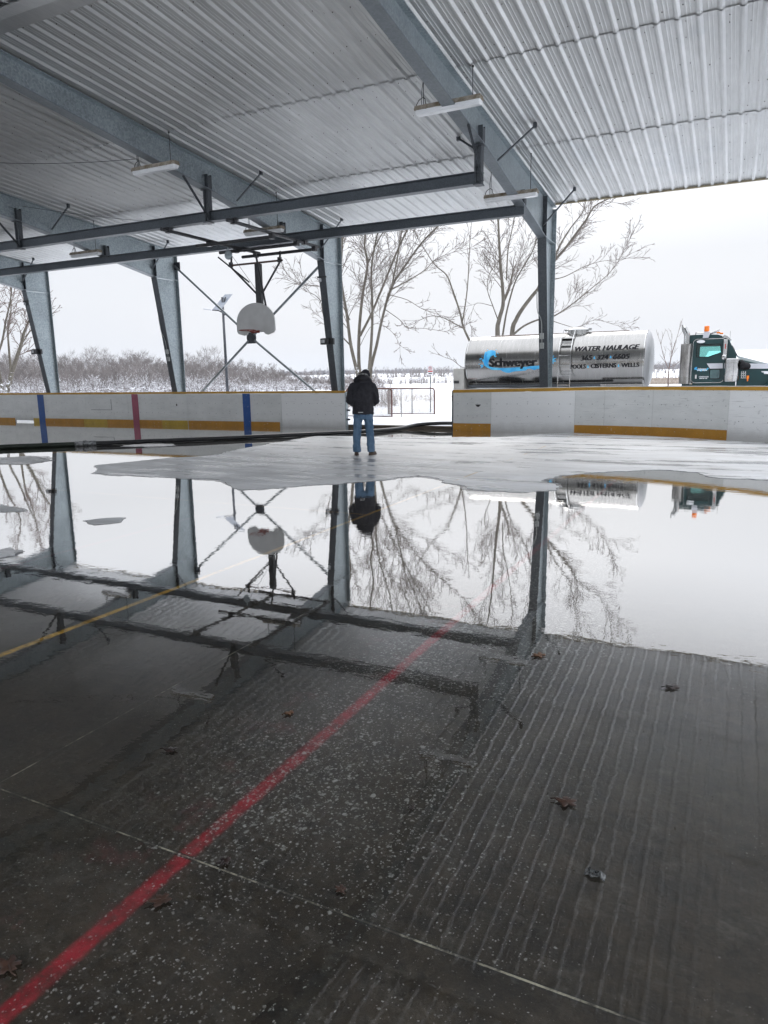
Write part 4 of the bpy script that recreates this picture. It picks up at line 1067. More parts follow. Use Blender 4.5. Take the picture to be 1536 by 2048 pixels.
for k in range(7):
    for row in bmv: vs.append((row[k][0], hood_y(row[k][0])-.004, row[k][1]))
    for row in bmv: vs.append((row[k][0], hood_y(row[k][0])+.01, row[k][1]))
for k in range(6): o = k*4; fs += [(o, o+4, o+5, o+1), (o+2, o+6, o+7, o+3), (o, o+4, o+6, o+2), (o+1, o+5, o+7, o+3)]
mb.add(vs, fs); mb.build('silver_stripe', MT['silver'], hood)
e0 = gy(1530, 745, HY); mb = MB()
mb.prism([(e0.x-.10, e0.z+.04), (e0.x+.16, e0.z+.04), (e0.x+.3, e0.z-.02), (e0.x+.1, e0.z-.045), (e0.x-.02, e0.z-.045), (e0.x-.03, e0.z+.0), (e0.x-.09, e0.z+.01)], hood_y(e0.x)-.012, hood_y(e0.x)+.01, 'xz'); mb.build('hood_badge', MT['letter_white'], hood)
# fender
fx0 = gy(1507, 768, HY-.1).x; mb = MB(); rings = []
for k in range(13):
    a = pi-k*pi/12; x = 1.35+.80*cos(a); z = .72+.70*sin(a)
    rings.append([(x, TY-1.20, z-.03), (x, TY-1.20, z), (x, TY-1.08, z+.03), (x, TY-.86, z+.03), (x, TY-.86, z-.01), (x, TY-1.08, z-.01)])
mb.loft(rings); mb.build('fender', MT['green'], hood, smooth=True, auto=35)
a = gy(1495.5, 754.5, HY-.05); mb = MB(); mb.box((a.x, a.y, a.z), (.07, .07, .10)); mb.box((a.x, a.y+.03, a.z-.08), (.04, .04, .08)); mb.build('turn_signal', MT['amber'], hood, bevel=.01)
# air cleaner
ac = gy(1463, 740, YC-.18); mb = MB(); zt = gy(1463, 717, YC-.18).z; zb = gy(1463, 763, YC-.18).z
mb.lathe([(.05, zb-.01), (.20, zb), (.215, zb+.02), (.215, zb+.16), (.225, zb+.165), (.225, zb+.19), (.215, zb+.195), (.215, zt-.15), (.225, zt-.145), (.225, zt-.12), (.215, zt-.115), (.215, zt-.03), (.225, zt-.025), (.21, zt), (.05, zt+.012)], (ac.x, ac.y, 0), 'z', 36)
mb.build('air_cleaner', MT['chrome'], truck, smooth=True, auto=30)
mb = MB(); mb.lathe([(.02, 0), (.14, 0), (.16, .04), (.10, .12)], (ac.x+.23, ac.y+.02, zb+.50), 'x', 16); mb.tube([(ac.x+.1, ac.y+.05, zb+.5), (ac.x+.45, TY-.9, zb+.45)], .12, 12); mb.build('intake_pipe', MT['letter_black'], truck, smooth=True, auto=40)
mb = MB()
for i in range(3):
    for j in range(3): mb.box((ac.x+.29+.05*i, ac.y-.02, zb+.13+.07*j), (.014, .02, .07)); mb.box((ac.x+.29+.05*i, ac.y-.02, zb+.10+.07*j), (.05, .02, .014))
mb.build('step_grille', MT['chrome'], truck)
# exhaust
ex = gy(1371, 725, YC-.06); zt = gy(1371, 688, YC-.06).z; zb = gy(1371, 768, YC-.06).z
def perf():
    b = N('perforated_heat_shield'); x, y, z = b.xyz()
    ang = b.mathn('ARCTAN2', b.mathn('SUBTRACT', y, ex.y-TY), b.mathn('SUBTRACT', x, ex.x+4))
    cu = b.n('CombineXYZ'); b.l(b.mathn('MULTIPLY', ang, .16), cu.inputs[0]); b.l(z, cu.inputs[1])
    v = b.voro(26, cu.outputs[0], rnd=0.0); hole = b.mathn('LESS_THAN', v, .26)
    g = b.ramp(b.noise(3, 4, .6, b.map((3, 3, .6))), .35, .7, (.20, .19, .18), (.46, .45, .43))
    return b.done(b.principled(b.mix(hole, g, (.03, .03, .03)), .32, .9))
mb = MB(); mb.lathe([(.06, zb), (.165, zb+.005), (.165, zt-.005), (.10, zt)], (ex.x, ex.y, 0), 'z', 32); st = mb.build('exhaust_stack', perf(), truck, smooth=True, auto=30)
mb = MB(); zt2 = gy(1371, 668, YC-.06).z; tip = gy(1365, 649, YC-.06)
mb.tube([(ex.x, ex.y, zt-.02), (ex.x, ex.y, zt2-.05), (ex.x-.02, ex.y, zt2+.02), (ex.x-.07, ex.y, zt2+.10), (tip.x+.06, ex.y, tip.z-.12)], [.092, .092, .09, .085, .08], 20)
o = len(mb.v)
mb.tube([(tip.x+.06, ex.y, tip.z-.12), (tip.x+.005, ex.y, tip.z)], [.08, .03], 20)
mb.build('exhaust_pipe', MT['chrome'], st, smooth=True, auto=40)
mb = MB(); g0 = S(1385.5, 700); mb.tube([(g0[0]-.02, YC-.05, 1.25), (g0[0]-.01, YC-.05, 2.12)], .018, 8); mb.span(g0[0]-.03, g0[0]+.0, YC-.05, YC-.0, 2.08, 2.12); mb.span(g0[0]-.03, g0[0]+.05, YC-.05, YC-.0, 1.25, 1.29); mb.build('grab_rail', MT['chrome'], cab)
# roof gear
bz = S(1413.5, 661)[1]; bx = S(1413.5, 661)[0]; byy = YC+.25
mb = MB(); mb.prism([(bx-.10, S(1413, 676)[1]), (bx-.08, S(1413, 665)[1]), (bx-.05, bz-.02), (bx+.07, bz-.02), (bx+.11, S(1413, 665)[1]), (bx+.06, S(1413, 676)[1])], YC-.06, YC+.03, 'xz'); mb.build('beacon_mount', MT['silver'], cab, bevel=.015)
mb = MB(); mb.lathe([(.07, bz-.03), (.075, bz+.0), (.072, bz+.13), (.05, bz+.14)], (bx, YC-.01, 0), 'z', 20); mb.build('beacon', MT['amber'], cab, smooth=True, auto=40)
mb = MB(); rz0 = S(1400, 668)[1]; mb.tube([(bx-.32, byy, rz0+.05), (bx+.1, byy, rz0+.03), (bx+.36, byy, rz0+.12)], .014, 6); mb.tube([(bx-.32, byy, rz0-.02), (bx-.32, byy, rz0+.08)], .016, 6); mb.tube([(bx+.06, byy, rz0+.0), (bx+.34, byy, rz0+.07)], .022, 8); mb.build('air_horn', MT['chrome'], cab, smooth=True)
for k, (px, py) in enumerate(((1437, 665.5), (1443, 666.8))):
    q = gy(px, py, YC+.2+.2*k); mb = MB(); mb.box((q.x, q.y, q.z), (.10, .07, .05)); mb.build('roof_marker_light', MT['amber'], cab, bevel=.012)
v0 = S(1443, 674); v1 = S(1464, 680); mb = MB(); mb.prism([(v0[0], v0[1]), (v0[0]+.08, v0[1]+.07), S(1455, 671.5), v1, (v1[0]-.02, v1[1]-.02), S(1452, 677)], YC-.02, YD+.02, 'xz'); mb.build('sun_visor', MT['chrome'], cab, bevel=.01)
m0 = S(1446.5, 679); m1 = S(1453.5, 714); mb = MB(); mb.span(m0[0]+.01, m1[0], YC-.10, YC-.03, m1[1]+.02, m0[1]); mir = mb.build('mirror', MT['chrome'], cab, bevel=.02)
mb = MB(); mb.lathe([(.02, -.09), (.075, -.06), (.085, 0), (.075, .06), (.02, .09)], ((m0[0]+m1[0])/2-.01, YC-.065, m1[1]), 'z', 14); mb.build('mirror_bracket', MT['chrome'], mir, smooth=True)
q = S(1451, 693); mb = MB(); mb.span(q[0]-.014, q[0]+.014, YC-.108, YC-.101, q[1]-.07, q[1]+.08); mb.build('mirror_label', mat('red_label', (.4, .05, .04), (.3, .05, .04), 6, .5), mir)
q = S(1402, 683.5); mb = MB(); vs_ = [(q[0]+.12*cos(k*pi/10), q[1]+.045*sin(k*pi/10)) for k in range(20)]; mb.prism(vs_, YC-.09, YC-.03, 'xz'); mb.build('peep_mirror', MT['letter_white'], cab, bevel=.01)
q = S(1457, 712); mb = MB(); mb.tube([(q[0], YC-.02, q[1]), (q[0]+.005, YC-.02, q[1]+.75)], .004, 5); mb.build('antenna', MT['wire'], cab)
mb = MB(); a = S(1463, 690); b = S(1474, 713); mb.beam((a[0]+.03, YC+.4, a[1]-.05), (b[0]+.03, YC+.35, b[1]-.02), .02, .02); mb.beam((a[0]+.02, YC+.15, a[1]-.02), (b[0]+.03, YC+.6, b[1]-.0), .02, .02); mb.build('wiper', MT['wire'], cab)
# ------------------------------------------------------------------ person
def ell(cx_, cy_, z, a, b, n=20, rot=0.0, tilt=0.0, p=2.2):
    out = []
    for k in range(n):
        t = 2*pi*k/n; c, s = cos(t), sin(t)
        x = a*math.copysign(abs(c)**(2/p), c); y = b*math.copysign(abs(s)**(2/p), s)
        out.append((cx_+x*cos(rot)-y*sin(rot), cy_+x*sin(rot)+y*cos(rot), z+tilt*y))
    return out
fd = gz(728, 911); fdir = Vector((fd.x, fd.y)).normalized()
person = thing('person', 'man seen from behind in dark hooded jacket, black cap and blue jeans, head bowed', 'person', (fd.x, fd.y, .007), atan2(-fdir.x, fdir.y))
MT['skin'] = mat('skin', (.42, .25, .18), (.38, .21, .15), 12, .55)
MT['jacket'] = mat('navy_black_jacket', (.0085, .0085, .013), (.016, .0155, .022), 8, .75, 0, .5, 26)
MT['jeans'] = mat('faded_blue_jeans', (.055, .115, .195), (.13, .21, .31), 6, .85, 0, .35, 60, (1, 1, .45))
MT['boots'] = mat('brown_leather_boot', (.045, .028, .02), (.10, .07, .05), 14, .6, 0, .2, 60)
MT['cap_cloth'] = mat('black_knit_cap', (.010, .010, .016), (.02, .02, .03), 20, .9, 0, .5, 120)
MT['lining'] = mat('grey_fleece_lining', (.13, .13, .13), (.30, .30, .29), 18, .95, 0, .6, 60)
def skin_body():
    V = []; E = []; R = []
    def nd(p, r, par=None):
        V.append(p); R.append(r if isinstance(r, tuple) else (r, r)); i = len(V)-1
        if par is not None: E.append((par, i))
        return i
    pel = nd((0, 0, .93), (.15, .11)); sp = nd((0, .01, 1.12), (.13, .10), pel); ch = nd((0, .03, 1.33), (.15, .11), sp)
    nb = nd((.01, .07, 1.48), (.07, .07), ch); nk = nd((.02, .10, 1.55), (.058, .06), nb)
    hd = nd((.025, .135, 1.62), (.078, .092), nk); hc = nd((.03, .165, 1.685), (.082, .098), hd); ht = nd((.03, .18, 1.745), (.055, .07), hc)
    nose = nd((.03, .262, 1.615), (.014, .014), hd)
    for s in (-1, 1):
        nd((.027+s*.083, .14, 1.655), (.014, .022), hd)             # ear
        sh = nd((s*.19, .04, 1.44), .062, ch); el = nd((s*.275, .02, 1.15), .045, sh); wr = nd((s*.105, .26, 1.08), .03, el)
        pm = nd((s*.055, .325, 1.09), (.036, .02), wr)
        base = Vector((s*.055, .325, 1.09))
        for k, (du, ln) in enumerate(((-.03, .062), (-.01, .075), (.01, .07), (.03, .055))):
            a = nd(tuple(base+Vector((-s*.012, .03, du))), .010, pm); b = nd(tuple(base+Vector((-s*.04, .03+ln*.5, du))), .009, a); nd(tuple(base+Vector((-s*.065, .02+ln*.45, du-.004))), .008, b)
        a = nd(tuple(base+Vector((-s*.005, -.01, .04))), .011, pm); nd(tuple(base+Vector((-s*.03, .012, .062))), .0095, a)
        hp = nd((s*.10, 0, .86), .095, pel); kn = nd((s*.145, .015, .48), .062, hp); an = nd((s*.15, -.01, .10), .042, kn); nd((s*.155, .10, .05), (.035, .03), an)
    me = bpy.data.meshes.new('body'); me.from_pydata(V, E, []); me.materials.append(MT['skin'])
    o = bpy.data.objects.new('body', me); COL.objects.link(o); o.parent = person
    md = o.modifiers.new('skin', 'SKIN')
    for i, r in enumerate(R): me.skin_vertices[0].data[i].radius = r
    me.skin_vertices[0].data[0].use_root = True
    md.use_smooth_shade = True
    sd = o.modifiers.new('sub', 'SUBSURF'); sd.levels = 2; sd.render_levels = 2
skin_body()
def cloth(name, mb, m, vox=.011, sm=6, disp=0.0, dscale=.1, parent=person):
    o = mb.build(name, m, parent, smooth=True, local=True)
    rm = o.modifiers.new('join', 'REMESH'); rm.mode = 'VOXEL'; rm.voxel_size = vox; rm.use_smooth_shade = True
    s = o.modifiers.new('smooth', 'SMOOTH'); s.factor = .5; s.iterations = sm
    if disp:
        tx = bpy.data.textures.new(name+'_folds', 'CLOUDS'); tx.noise_scale = dscale; tx.noise_depth = 2
        dm = o.modifiers.new('folds', 'DISPLACE'); dm.texture = tx; dm.strength = disp; dm.mid_level = .5; dm.texture_coords = 'LOCAL'
    return o
mb = MB()
mb.loft([ell(0, 0, .855, .222, .165), ell(0, 0, .88, .226, .168), ell(0, .0, 1.0, .222, .165), ell(0, .0, 1.15, .228, .168), ell(0, .01, 1.28, .238, .170), ell(0, .02, 1.38, .238, .165), ell(0, .035, 1.46, .21, .145), ell(.005, .055, 1.525, .155, .115), ell(.012, .08, 1.575, .095, .09), ell(.015, .09, 1.60, .08, .08)])
for s in (-1, 1):
    path = [((s*.15, .03, 1.45), .085), ((s*.205, .03, 1.42), .088), ((s*.245, .01, 1.32), .08), ((s*.268, -.005, 1.20), .078), ((s*.275, .02, 1.13), .078), ((s*.235, .10, 1.085), .07), ((s*.17, .19, 1.075), .06), ((s*.115, .25, 1.08), .05)]
    mb.tube([p for p, r in path], [r for p, r in path], 14)
cloth('jacket', mb, MT['jacket'], .012, 4, .036, .085)
# hood folded on the shoulders, grey lining turned out
mb = MB()
def arcring(r0, z, yy, w, hgt, n=13):
    return [(w*cos(pi+pi*k/(n-1)), yy+r0*sin(pi+pi*k/(n-1)), z+hgt*abs(cos(pi*k/(n-1)))) for k in range(n)]
pts = [Vector((.168, .13, 1.515)), Vector((.165, .03, 1.545)), Vector((.125, -.055, 1.585)), Vector((.05, -.095, 1.60)), (Vector((-.05, -.09, 1.60))), Vector((-.125, -.045, 1.585)), Vector((-.16, .04, 1.55)), Vector((-.15, .13, 1.52))]
mb.tube(smooth_path(pts, 4), [.026+.020*sin(pi*k/28) for k in range(29)], 12)
mb.loft([ell(.0, .035, 1.50, .17, .13, 20), ell(.005, .03, 1.56, .155, .12, 20), ell(.01, .05, 1.63, .12, .105, 20), ell(.02, .085, 1.70, .085, .085, 20), ell(.03, .11, 1.73, .05, .055, 20)])
cloth('hood', mb, MT['jacket'], .010, 5, .012, .06)
mb = MB()
def band(u, v):
    p = smooth_path(pts, 6); return p
P = smooth_path(pts[1:-1], 8); rings = []
n_ = len(P)
for k, p in enumerate(P):
    q = sin(pi*k/(n_-1)); c0 = Vector((p.x*.95, p.y-.022-.02*q, p.z+.026)); c1 = Vector((p.x*.84, p.y-.004, p.z+.085+.012*q))
    rings.append([tuple(c0), tuple(c0+Vector((0, .01, .012))), tuple(c1+Vector((0, .0, .010))), tuple(c1-Vector((0, 0, .012)))])
mb.loft(rings); cloth('hood_lining', mb, MT['lining'], .008, 3, .008, .04)
mb = MB(); mb.span(-.10, .0, -.176, -.160, .895, .911); tagged = mb.build('reflective_tab', mat('reflective_tab', (.62, .62, .60), (.5, .5, .48), 8, .4), person, local=True, bevel=.003)
# cap
mb = MB(); rings = []
for k in range(9):
    t = k/8*pi/2; rings.append(ell(  .065, .165+.02*sin(t), 1.655+.118*sin(t), .098*cos(t)+.002, .122*cos(t)+.002, 20, 0, -.32))
mb.loft(rings); mb.loft([ell(.065, .16, 1.635, .102, .126, 20, 0, -.32), ell(.065, .16, 1.675, .104, .128, 20, 0, -.32)])
cloth('cap', mb, MT['cap_cloth'], .009, 4, .005, .03)
# jeans
mb = MB()
mb.loft([ell(0, 0, .76, .195, .135), ell(0, 0, .84, .205, .14), ell(0, 0, .93, .20, .14), ell(0, 0, .99, .19, .135)])
for s, fx_, ph in ((-1, .145, 0), (1, .15, 1)):
    rr = [ell(s*.105, 0, .82, .098, .125), ell(s*.112, .0, .72, .094, .115), ell(s*.122, .008, .58, .088, .10), ell(s*.135, .012, .46, .084, .092), ell(s*.143, .005, .32, .082, .088), ell(s*.150, -.008, .20, .080, .086), ell(s*fx_, -.012, .12, .082, .09), ell(s*fx_, -.012, .075, .078, .09)]
    mb.loft(rr)
cloth('jeans', mb, MT['jeans'], .011, 3, .040, .075)
# boots
for s, rot in ((-1, .06), (1, -.55)):
    mb = MB(); c, sn = cos(rot), sin(rot); ox, oy = s*.15, -.01
    def rt(ring): return [(ox+(x)*c-(y)*sn, oy+(x)*sn+(y)*c, z) for x, y, z in ring]
    mb.loft([rt(ell(0, .065, .0, .047, .145)), rt(ell(0, .065, .028, .048, .147)), rt(ell(0, .065, .03, .043, .140)), rt(ell(0, .055, .065, .042, .12)), rt(ell(0, .012, .10, .042, .065)), rt(ell(0, -.005, .16, .045, .055))])
    mb.build('boot', MT['boots'], person, smooth=True, local=True, auto=40)

# ------------------------------------------------------------------ gate panels of chain link
MT['brown_pipe'] = mat('rusty_brown_pipe', (.085, .035, .028), (.14, .06, .045), 7, .6, 0, .2, 40)
MT['mesh_wire'] = mat('galvanised_wire', (.30, .29, .28), (.42, .40, .38), 5, .5, .4)
def gate_panel(a, b, h, label, mid=None, left=True):
    a = Vector((a.x, a.y, .0)); b = Vector((b.x, b.y, .0)); d = (b-a); L = d.length; d.normalize()
    t = thing('fence_panel', label, 'fence', tuple(a), atan2(d.y, d.x), 'brown pipe chain link panels in the gate opening')
    mb = MB(); R = .12
    pts = [(L, 0, .06)]+[(L-R+R*cos(k*pi/8), 0, h-R+R*sin(k*pi/8)) for k in range(5)]+[(R-R*sin(k*pi/8), 0, h-R+R*cos(k*pi/8)) for k in range(5)]+[(0, 0, .06)]
    mb.tube(pts, .030, 10); mb.tube([(0, 0, .14), (L, 0, .14)], .020, 8)
    mb.build('frame', MT['brown_pipe'], t, smooth=True, local=True)
    if mid:
        for q in mid:
            mb = MB(); mb.tube([(q, .01, .06), (q, .01, h-.02)], .024, 8); mb.build('post', MT['brown_pipe'] if q != mid[-1] else MT['mesh_wire'], t, smooth=True, local=True)
    mb = MB(); s = .062; H_ = h-.16; r = .0075
    n = int((L+H_)/s)+1
    for k in range(-int(H_/s)-1, int(L/s)+2):
        for sg in (1, -1):
            x0 = k*s if sg == 1 else k*s+H_
            p0 = [x0, .14]; p1 = [x0+sg*H_, .14+H_]
            # clip to the frame
            def clip(p, q):
                dx = q[0]-p[0]
                t0, t1 = 0.0, 1.0
                for lim, sgn in ((0.0, 1), (L, -1)):
                    f0 = sgn*(p[0]-lim); f1 = sgn*(q[0]-lim)
                    if f0 < 0 and f1 < 0: return None
                    if f0 < 0: t0 = max(t0, f0/(f0-f1))
                    elif f1 < 0: t1 = min(t1, f0/(f0-f1))
                return (t0, t1) if t1 > t0+.02 else None
            cl = clip(p0, p1)
            if not cl: continue
            P = lambda t_: (p0[0]+(p1[0]-p0[0])*t_, .004*sg+.02*sin(3*(p0[0]+(p1[0]-p0[0])*t_)), p0[1]+(p1[1]-p0[1])*t_)
            mb.tube([P(cl[0]), P((cl[0]+cl[1])/2), P(cl[1])], r, 4, False)
    mb.build('chain_link', MT['mesh_wire'], t, local=True, fix=False)
gate_panel(gz(694, 839), gz(784, 840), 1.20, 'brown pipe chain link gate panel directly behind the man', [gz(784, 840).x*0+2.35])
pa, pb = gz(777, 834), gz(869, 835)
gate_panel(pa, pb, 1.17, 'brown pipe chain link panel right of the man with a post in the middle', [.06, (pb-pa).length*.52])
# parking sign
sp = gz(861, 830); sp.z = .09
sign = thing('parking_sign', 'small white no-parking sign with red circle on a thin post beyond the fence', 'sign', (sp.x, sp.y, .05), YAW*.6)
hgt = lambda py: gy(861, py, sp.y).z-.05
mb = MB(); mb.span(-.022, .022, -.012, .012, -.1, hgt(733)); mb.build('post', MT['galv_dark'], sign, local=True)
z0, z1 = hgt(750), hgt(731); W2 = .12
mb = MB(); mb.span(-W2, W2, -.020, -.014, z0, z1); plate = mb.build('sign_plate', mat('white_sign_face', (.62, .62, .64), (.7, .7, .72), 5, .4), sign, local=True, bevel=.002)
MT['sign_red'] = mat('sign_red', (.50, .06, .05), (.42, .05, .05), 5, .5)
hh = z1-z0; ccz = z0+hh*.72
def flat(name, polys, m, y):
    mb = MB()
    for vs, fs in polys: mb.add([(v[0], y, v[1]) for v in vs], fs)
    return mb.build(name, m, plate, local=True)
ring = [(.075*cos(k*pi/16), ccz+.075*sin(k*pi/16)) for k in range(32)]+[(.058*cos(k*pi/16), ccz+.058*sin(k*pi/16)) for k in range(32)]
flat('red_circle', [(ring, [(k, (k+1) % 32, 32+(k+1) % 32, 32+k) for k in range(32)])], MT['sign_red'], -.0215)
flat('slash', [([(-.055, ccz+.045), (-.045, ccz+.055), (.055, ccz-.045), (.045, ccz-.055)], [(0, 1, 2, 3)])], MT['sign_red'], -.0225)
vs, fs = fit_text('P', -.026, .026, ccz-.04, ccz+.04, .02); flat('letter', [([(v.x, v.z) for v in vs], fs)], MT['letter_black'], -.022)
flat('red_bar', [([(-.10, z0+hh*.32), (.10, z0+hh*.32), (.10, z0+hh*.46), (-.10, z0+hh*.46)], [(0, 1, 2, 3)])], MT['sign_red'], -.0215)
flat('dark_bar', [([(-.07, z0+hh*.12), (.07, z0+hh*.12), (.07, z0+hh*.21), (-.07, z0+hh*.21)], [(0, 1, 2, 3)])], MT['letter_black'], -.0215)

# ------------------------------------------------------------------ solar street lamp
LY = 21.0
def lamp():
    base = gz(456, 800, .0); d = 33/sqrt(base.x**2+base.y**2); bx_, by_ = base.x*d, base.y*d
    t = thing('street_lamp', 'solar street lamp with tilted panel on a dark post beyond the cross bracing', 'street lamp', (bx_, by_, .05))
    def at(px, py):
        q = gy(px, py, by_); return (q.x-bx_, 0, q.z-.05)
    top = at(451, 594)
    mb = MB(); mb.tube([(0, 0, -.1), (0, 0, top[2])], [.075, .05], 10); mb.build('pole', MT['steel_dark'], t, smooth=True, local=True)
    a = at(450, 630); b = at(437, 621); c = at(425, 620)
    mb = MB(); mb.tube([a, ((a[0]+b[0])/2, 0, (a[2]+b[2])/2+.03), b, c], .03, 8); mb.build('arm', MT['steel_dark'], t, smooth=True, local=True)
    c2_ = at(409, 618); mb = MB(); mb.beam(c, c2_, .20, .06); mb.build('lamp_head', MT['silver'], t, local=True, bevel=.02)
    q = [Vector(at(*c_)) for c_ in ((433, 620), (446, 620.5), (458, 587.5), (446, 588.5))]
    for k, dy in enumerate((-.25, -.15, .25, .15)): q[k].y += dy
    mid = (q[0]+q[2])/2; nn = (q[1]-q[0]).cross(q[2]-q[1]).normalized()*.03
    mb = MB(); mb.add([v for v in q]+[v+nn for v in q], [(0, 1, 2, 3), (7, 6, 5, 4), (0, 1, 5, 4), (1, 2, 6, 5), (2, 3, 7, 6), (3, 0, 4, 7)]); pn = mb.build('solar_panel', mat('solar_panel_back', (.30, .32, .35), (.22, .24, .28), 8, .35, .1), t, local=True)
    mb = MB(); mb.tube([top, tuple(mid+Vector((.05, 0, -.06)))], .03, 6); mb.build('panel_bracket', MT['steel_dark'], t, local=True)
lamp()

# ------------------------------------------------------------------ leaves on the floor
LM = [mat('brown_leaf', (.050, .022, .012), (.028, .013, .008), 20, .6), mat('tan_leaf', (.12, .06, .026), (.08, .035, .016), 20, .6), mat('dark_wet_leaf', (.012, .008, .007), (.026, .013, .010), 20, .4)]
def leaf(px, py, size, m, label, rot, seed):
    p = gz(px, py); rnd = random.Random(seed)
    t = []
    for k in range(36):
        a = 2*pi*k/36; lob = abs(sin(2.5*a+.3+.35*sin(a+seed)))**.6; rr = size*(.35+.65*lob)*(.85+.3*rnd.random())
        t.append((rr*cos(a), rr*sin(a)*.9))
    mb = MB(); vs = []; cur = rnd.uniform(.2, .7)
    for s, dz in ((1, 0.0), (.5, 0), ):
        for x, y in t: vs.append((x*s, y*s, .006+cur*(s*s)*(.25*size*(x/size)**2+.06*size*sin(5*y/size+seed))))
    vs.append((0, 0, .006)); n = 36
    fs = [(k, (k+1) % n, n+(k+1) % n, n+k) for k in range(n)]+[(n+k, n+(k+1) % n, 2*n) for k in range(n)]
    mb.add(vs, fs)
    mb.tube([(0, 0, .008), (-size*.9, size*.2, .010), (-size*1.5, size*.1, .008)], size*.03+.0008, 5)
    o = mb.build('leaf', LM[m], None, smooth=True)
    sd = o.modifiers.new('thick', 'SOLIDIFY'); sd.thickness = .0015
    o.location = (p.x, p.y, .001); o.rotation_euler = (0, 0, rot); tag(o, label, 'leaf', 'dead leaves on the wet floor')
for args in (((340, 1502, .030, 2, 'dark wet curled leaf on the floor left of the red line, away from the joint', .4, 1)),
             ((578, 1428, .026, 1, 'small tan leaf on the floor just left of the far part of the red line', 1.2, 2)),
             ((447, 1726, .026, 2, 'dark leaf lying on the floor joint just right of the red line', 2.0, 3)),
             ((322, 1803, .034, 0, 'brown maple leaf touching the right edge of the red line near the bottom', .9, 4)),
             ((682, 1781, .020, 0, 'small brown leaf among white flecks right of the red line', 2.6, 5)),
             ((1133, 1606, .040, 0, 'reddish brown leaf lying flat in the ribbed reflection at the right', .2, 6)),
             ((822, 1617, .016, 2, 'tiny dark leaf between the red line and the ribbed reflection', 1.7, 7)),
             ((18, 1935, .036, 0, 'brown leaf at the left edge of the picture beside the red line', 2.9, 8)),
             ((1345, 1376, .04, 2, 'dark leaf in the shallow water at the right near the sky reflection', .6, 9)),
             ((1078, 1312, .04, 1, 'pale tan leaf in the water below the reflected nearest column', 1.1, 10))):
    leaf(*args)
# crumpled scrap of wet plastic
p = gz(1190, 1752); mb = MB(); rnd = random.Random(5)
g = []
for j in range(7):
    for i in range(12): g.append((p.x+(i-5.5)*.006, p.y+(j-3)*.005+.004*sin(i), .004+.022*abs(noise.noise(Vector((i*.45, j*.6, 2))))*(1 if 1 < i < 10 else .3)))
mb.add(g, [(j*12+i, j*12+i+1, (j+1)*12+i+1, (j+1)*12+i) for j in range(6) for i in range(11)])
o = mb.build('plastic_scrap', mat('wet_clear_plastic', (.012, .013, .013), (.12, .125, .125), 60, .12, 0), smooth=True); sd = o.modifiers.new('thick', 'SOLIDIFY'); sd.thickness = .001
tag(o, 'crumpled scrap of clear wet plastic on the floor at the lower right', 'litter')
# ------------------------------------------------------------------ bare trees
def bark_mat(name, c1, c2, snowy=False):
    b = N(name); col = b.ramp(b.noise(3, 6, .65, b.map((3, 3, .8))), .3, .7, c1, c2)
    if snowy:
        x, y, z = b.xyz(); nn = b.noise(5, 4, .7)
        m = b.ramp(b.mathn('ADD', nn, b.mathn('MULTIPLY', z, -.11)), .38, .46)
        col = b.mix(b.mathn('MULTIPLY', m, .9), col, (.85, .87, .9))
    return b.done(b.principled(col, .85, 0, b.bump(b.noise(14, 4, .7, b.map((3, 3, .7))), .5, .02), .2))
MT['bark'] = bark_mat('grey_brown_bark', (.075, .066, .054), (.16, .145, .12), True)
MT['twig'] = bark_mat('twig_bark', (.10, .085, .076), (.19, .165, .15))
MT['twig_red'] = bark_mat('reddish_twig', (.11, .085, .075), (.19, .15, .135))
def limb(mb, pts, r0, r1, n):
    k = len(pts)-1
    mb.tube(pts, [r0+(r1-r0)*(i/k)**.8 for i in range(k+1)], n, False)
def wander(p, d, L, rnd, seg, wig, up):
    pts = [Vector(p)]; d = Vector(d).normalized()
    for i in range(seg):
        d = (d+Vector((rnd.gauss(0, wig), rnd.gauss(0, wig), rnd.gauss(0, wig)+up))).normalized()
        pts.append(pts[-1]+d*(L/seg))
    return pts
def branches(mb, pts, r0, L, lev, rnd, P, start=.25):
    """side shoots along a limb, each with its own shoots; droop and lift vary"""
    tot = sum((pts[i+1]-pts[i]).length for i in range(len(pts)-1))
    cnt = max(2, int(tot*P['dens'][lev]))
    for k in range(cnt):
        t = start+(1-start)*(k+rnd.random())/cnt; f = t*(len(pts)-1); i = min(int(f), len(pts)-2)
        p = pts[i].lerp(pts[i+1], f-i); d = (pts[i+1]-pts[i]).normalized()
        side = Vector((rnd.gauss(0, 1), rnd.gauss(0, 1), rnd.gauss(0, .5))); side = (side-d*side.dot(d)).normalized()
        ang = rnd.uniform(*P['ang']); nd = d*cos(ang)+side*sin(ang)
        l = L*rnd.uniform(.45, 1.0)*(1.15-.6*t)
        seg = 5 if lev < 2 else 4 if lev < 3 else 3
        ch = wander(p, nd, l, rnd, seg, P['wig'], P['up'][lev])
        rr = max(P['rmin'], r0*(1-.75*t)*P['rs'])
        limb(mb, ch, rr, max(P['rmin']*.75, rr*.35), 5 if lev < 2 else 4 if lev < 3 else 3)
        if lev+1 < P['levels']: branches(mb, ch, rr, l*P['ls'], lev+1, rnd, P, .2)
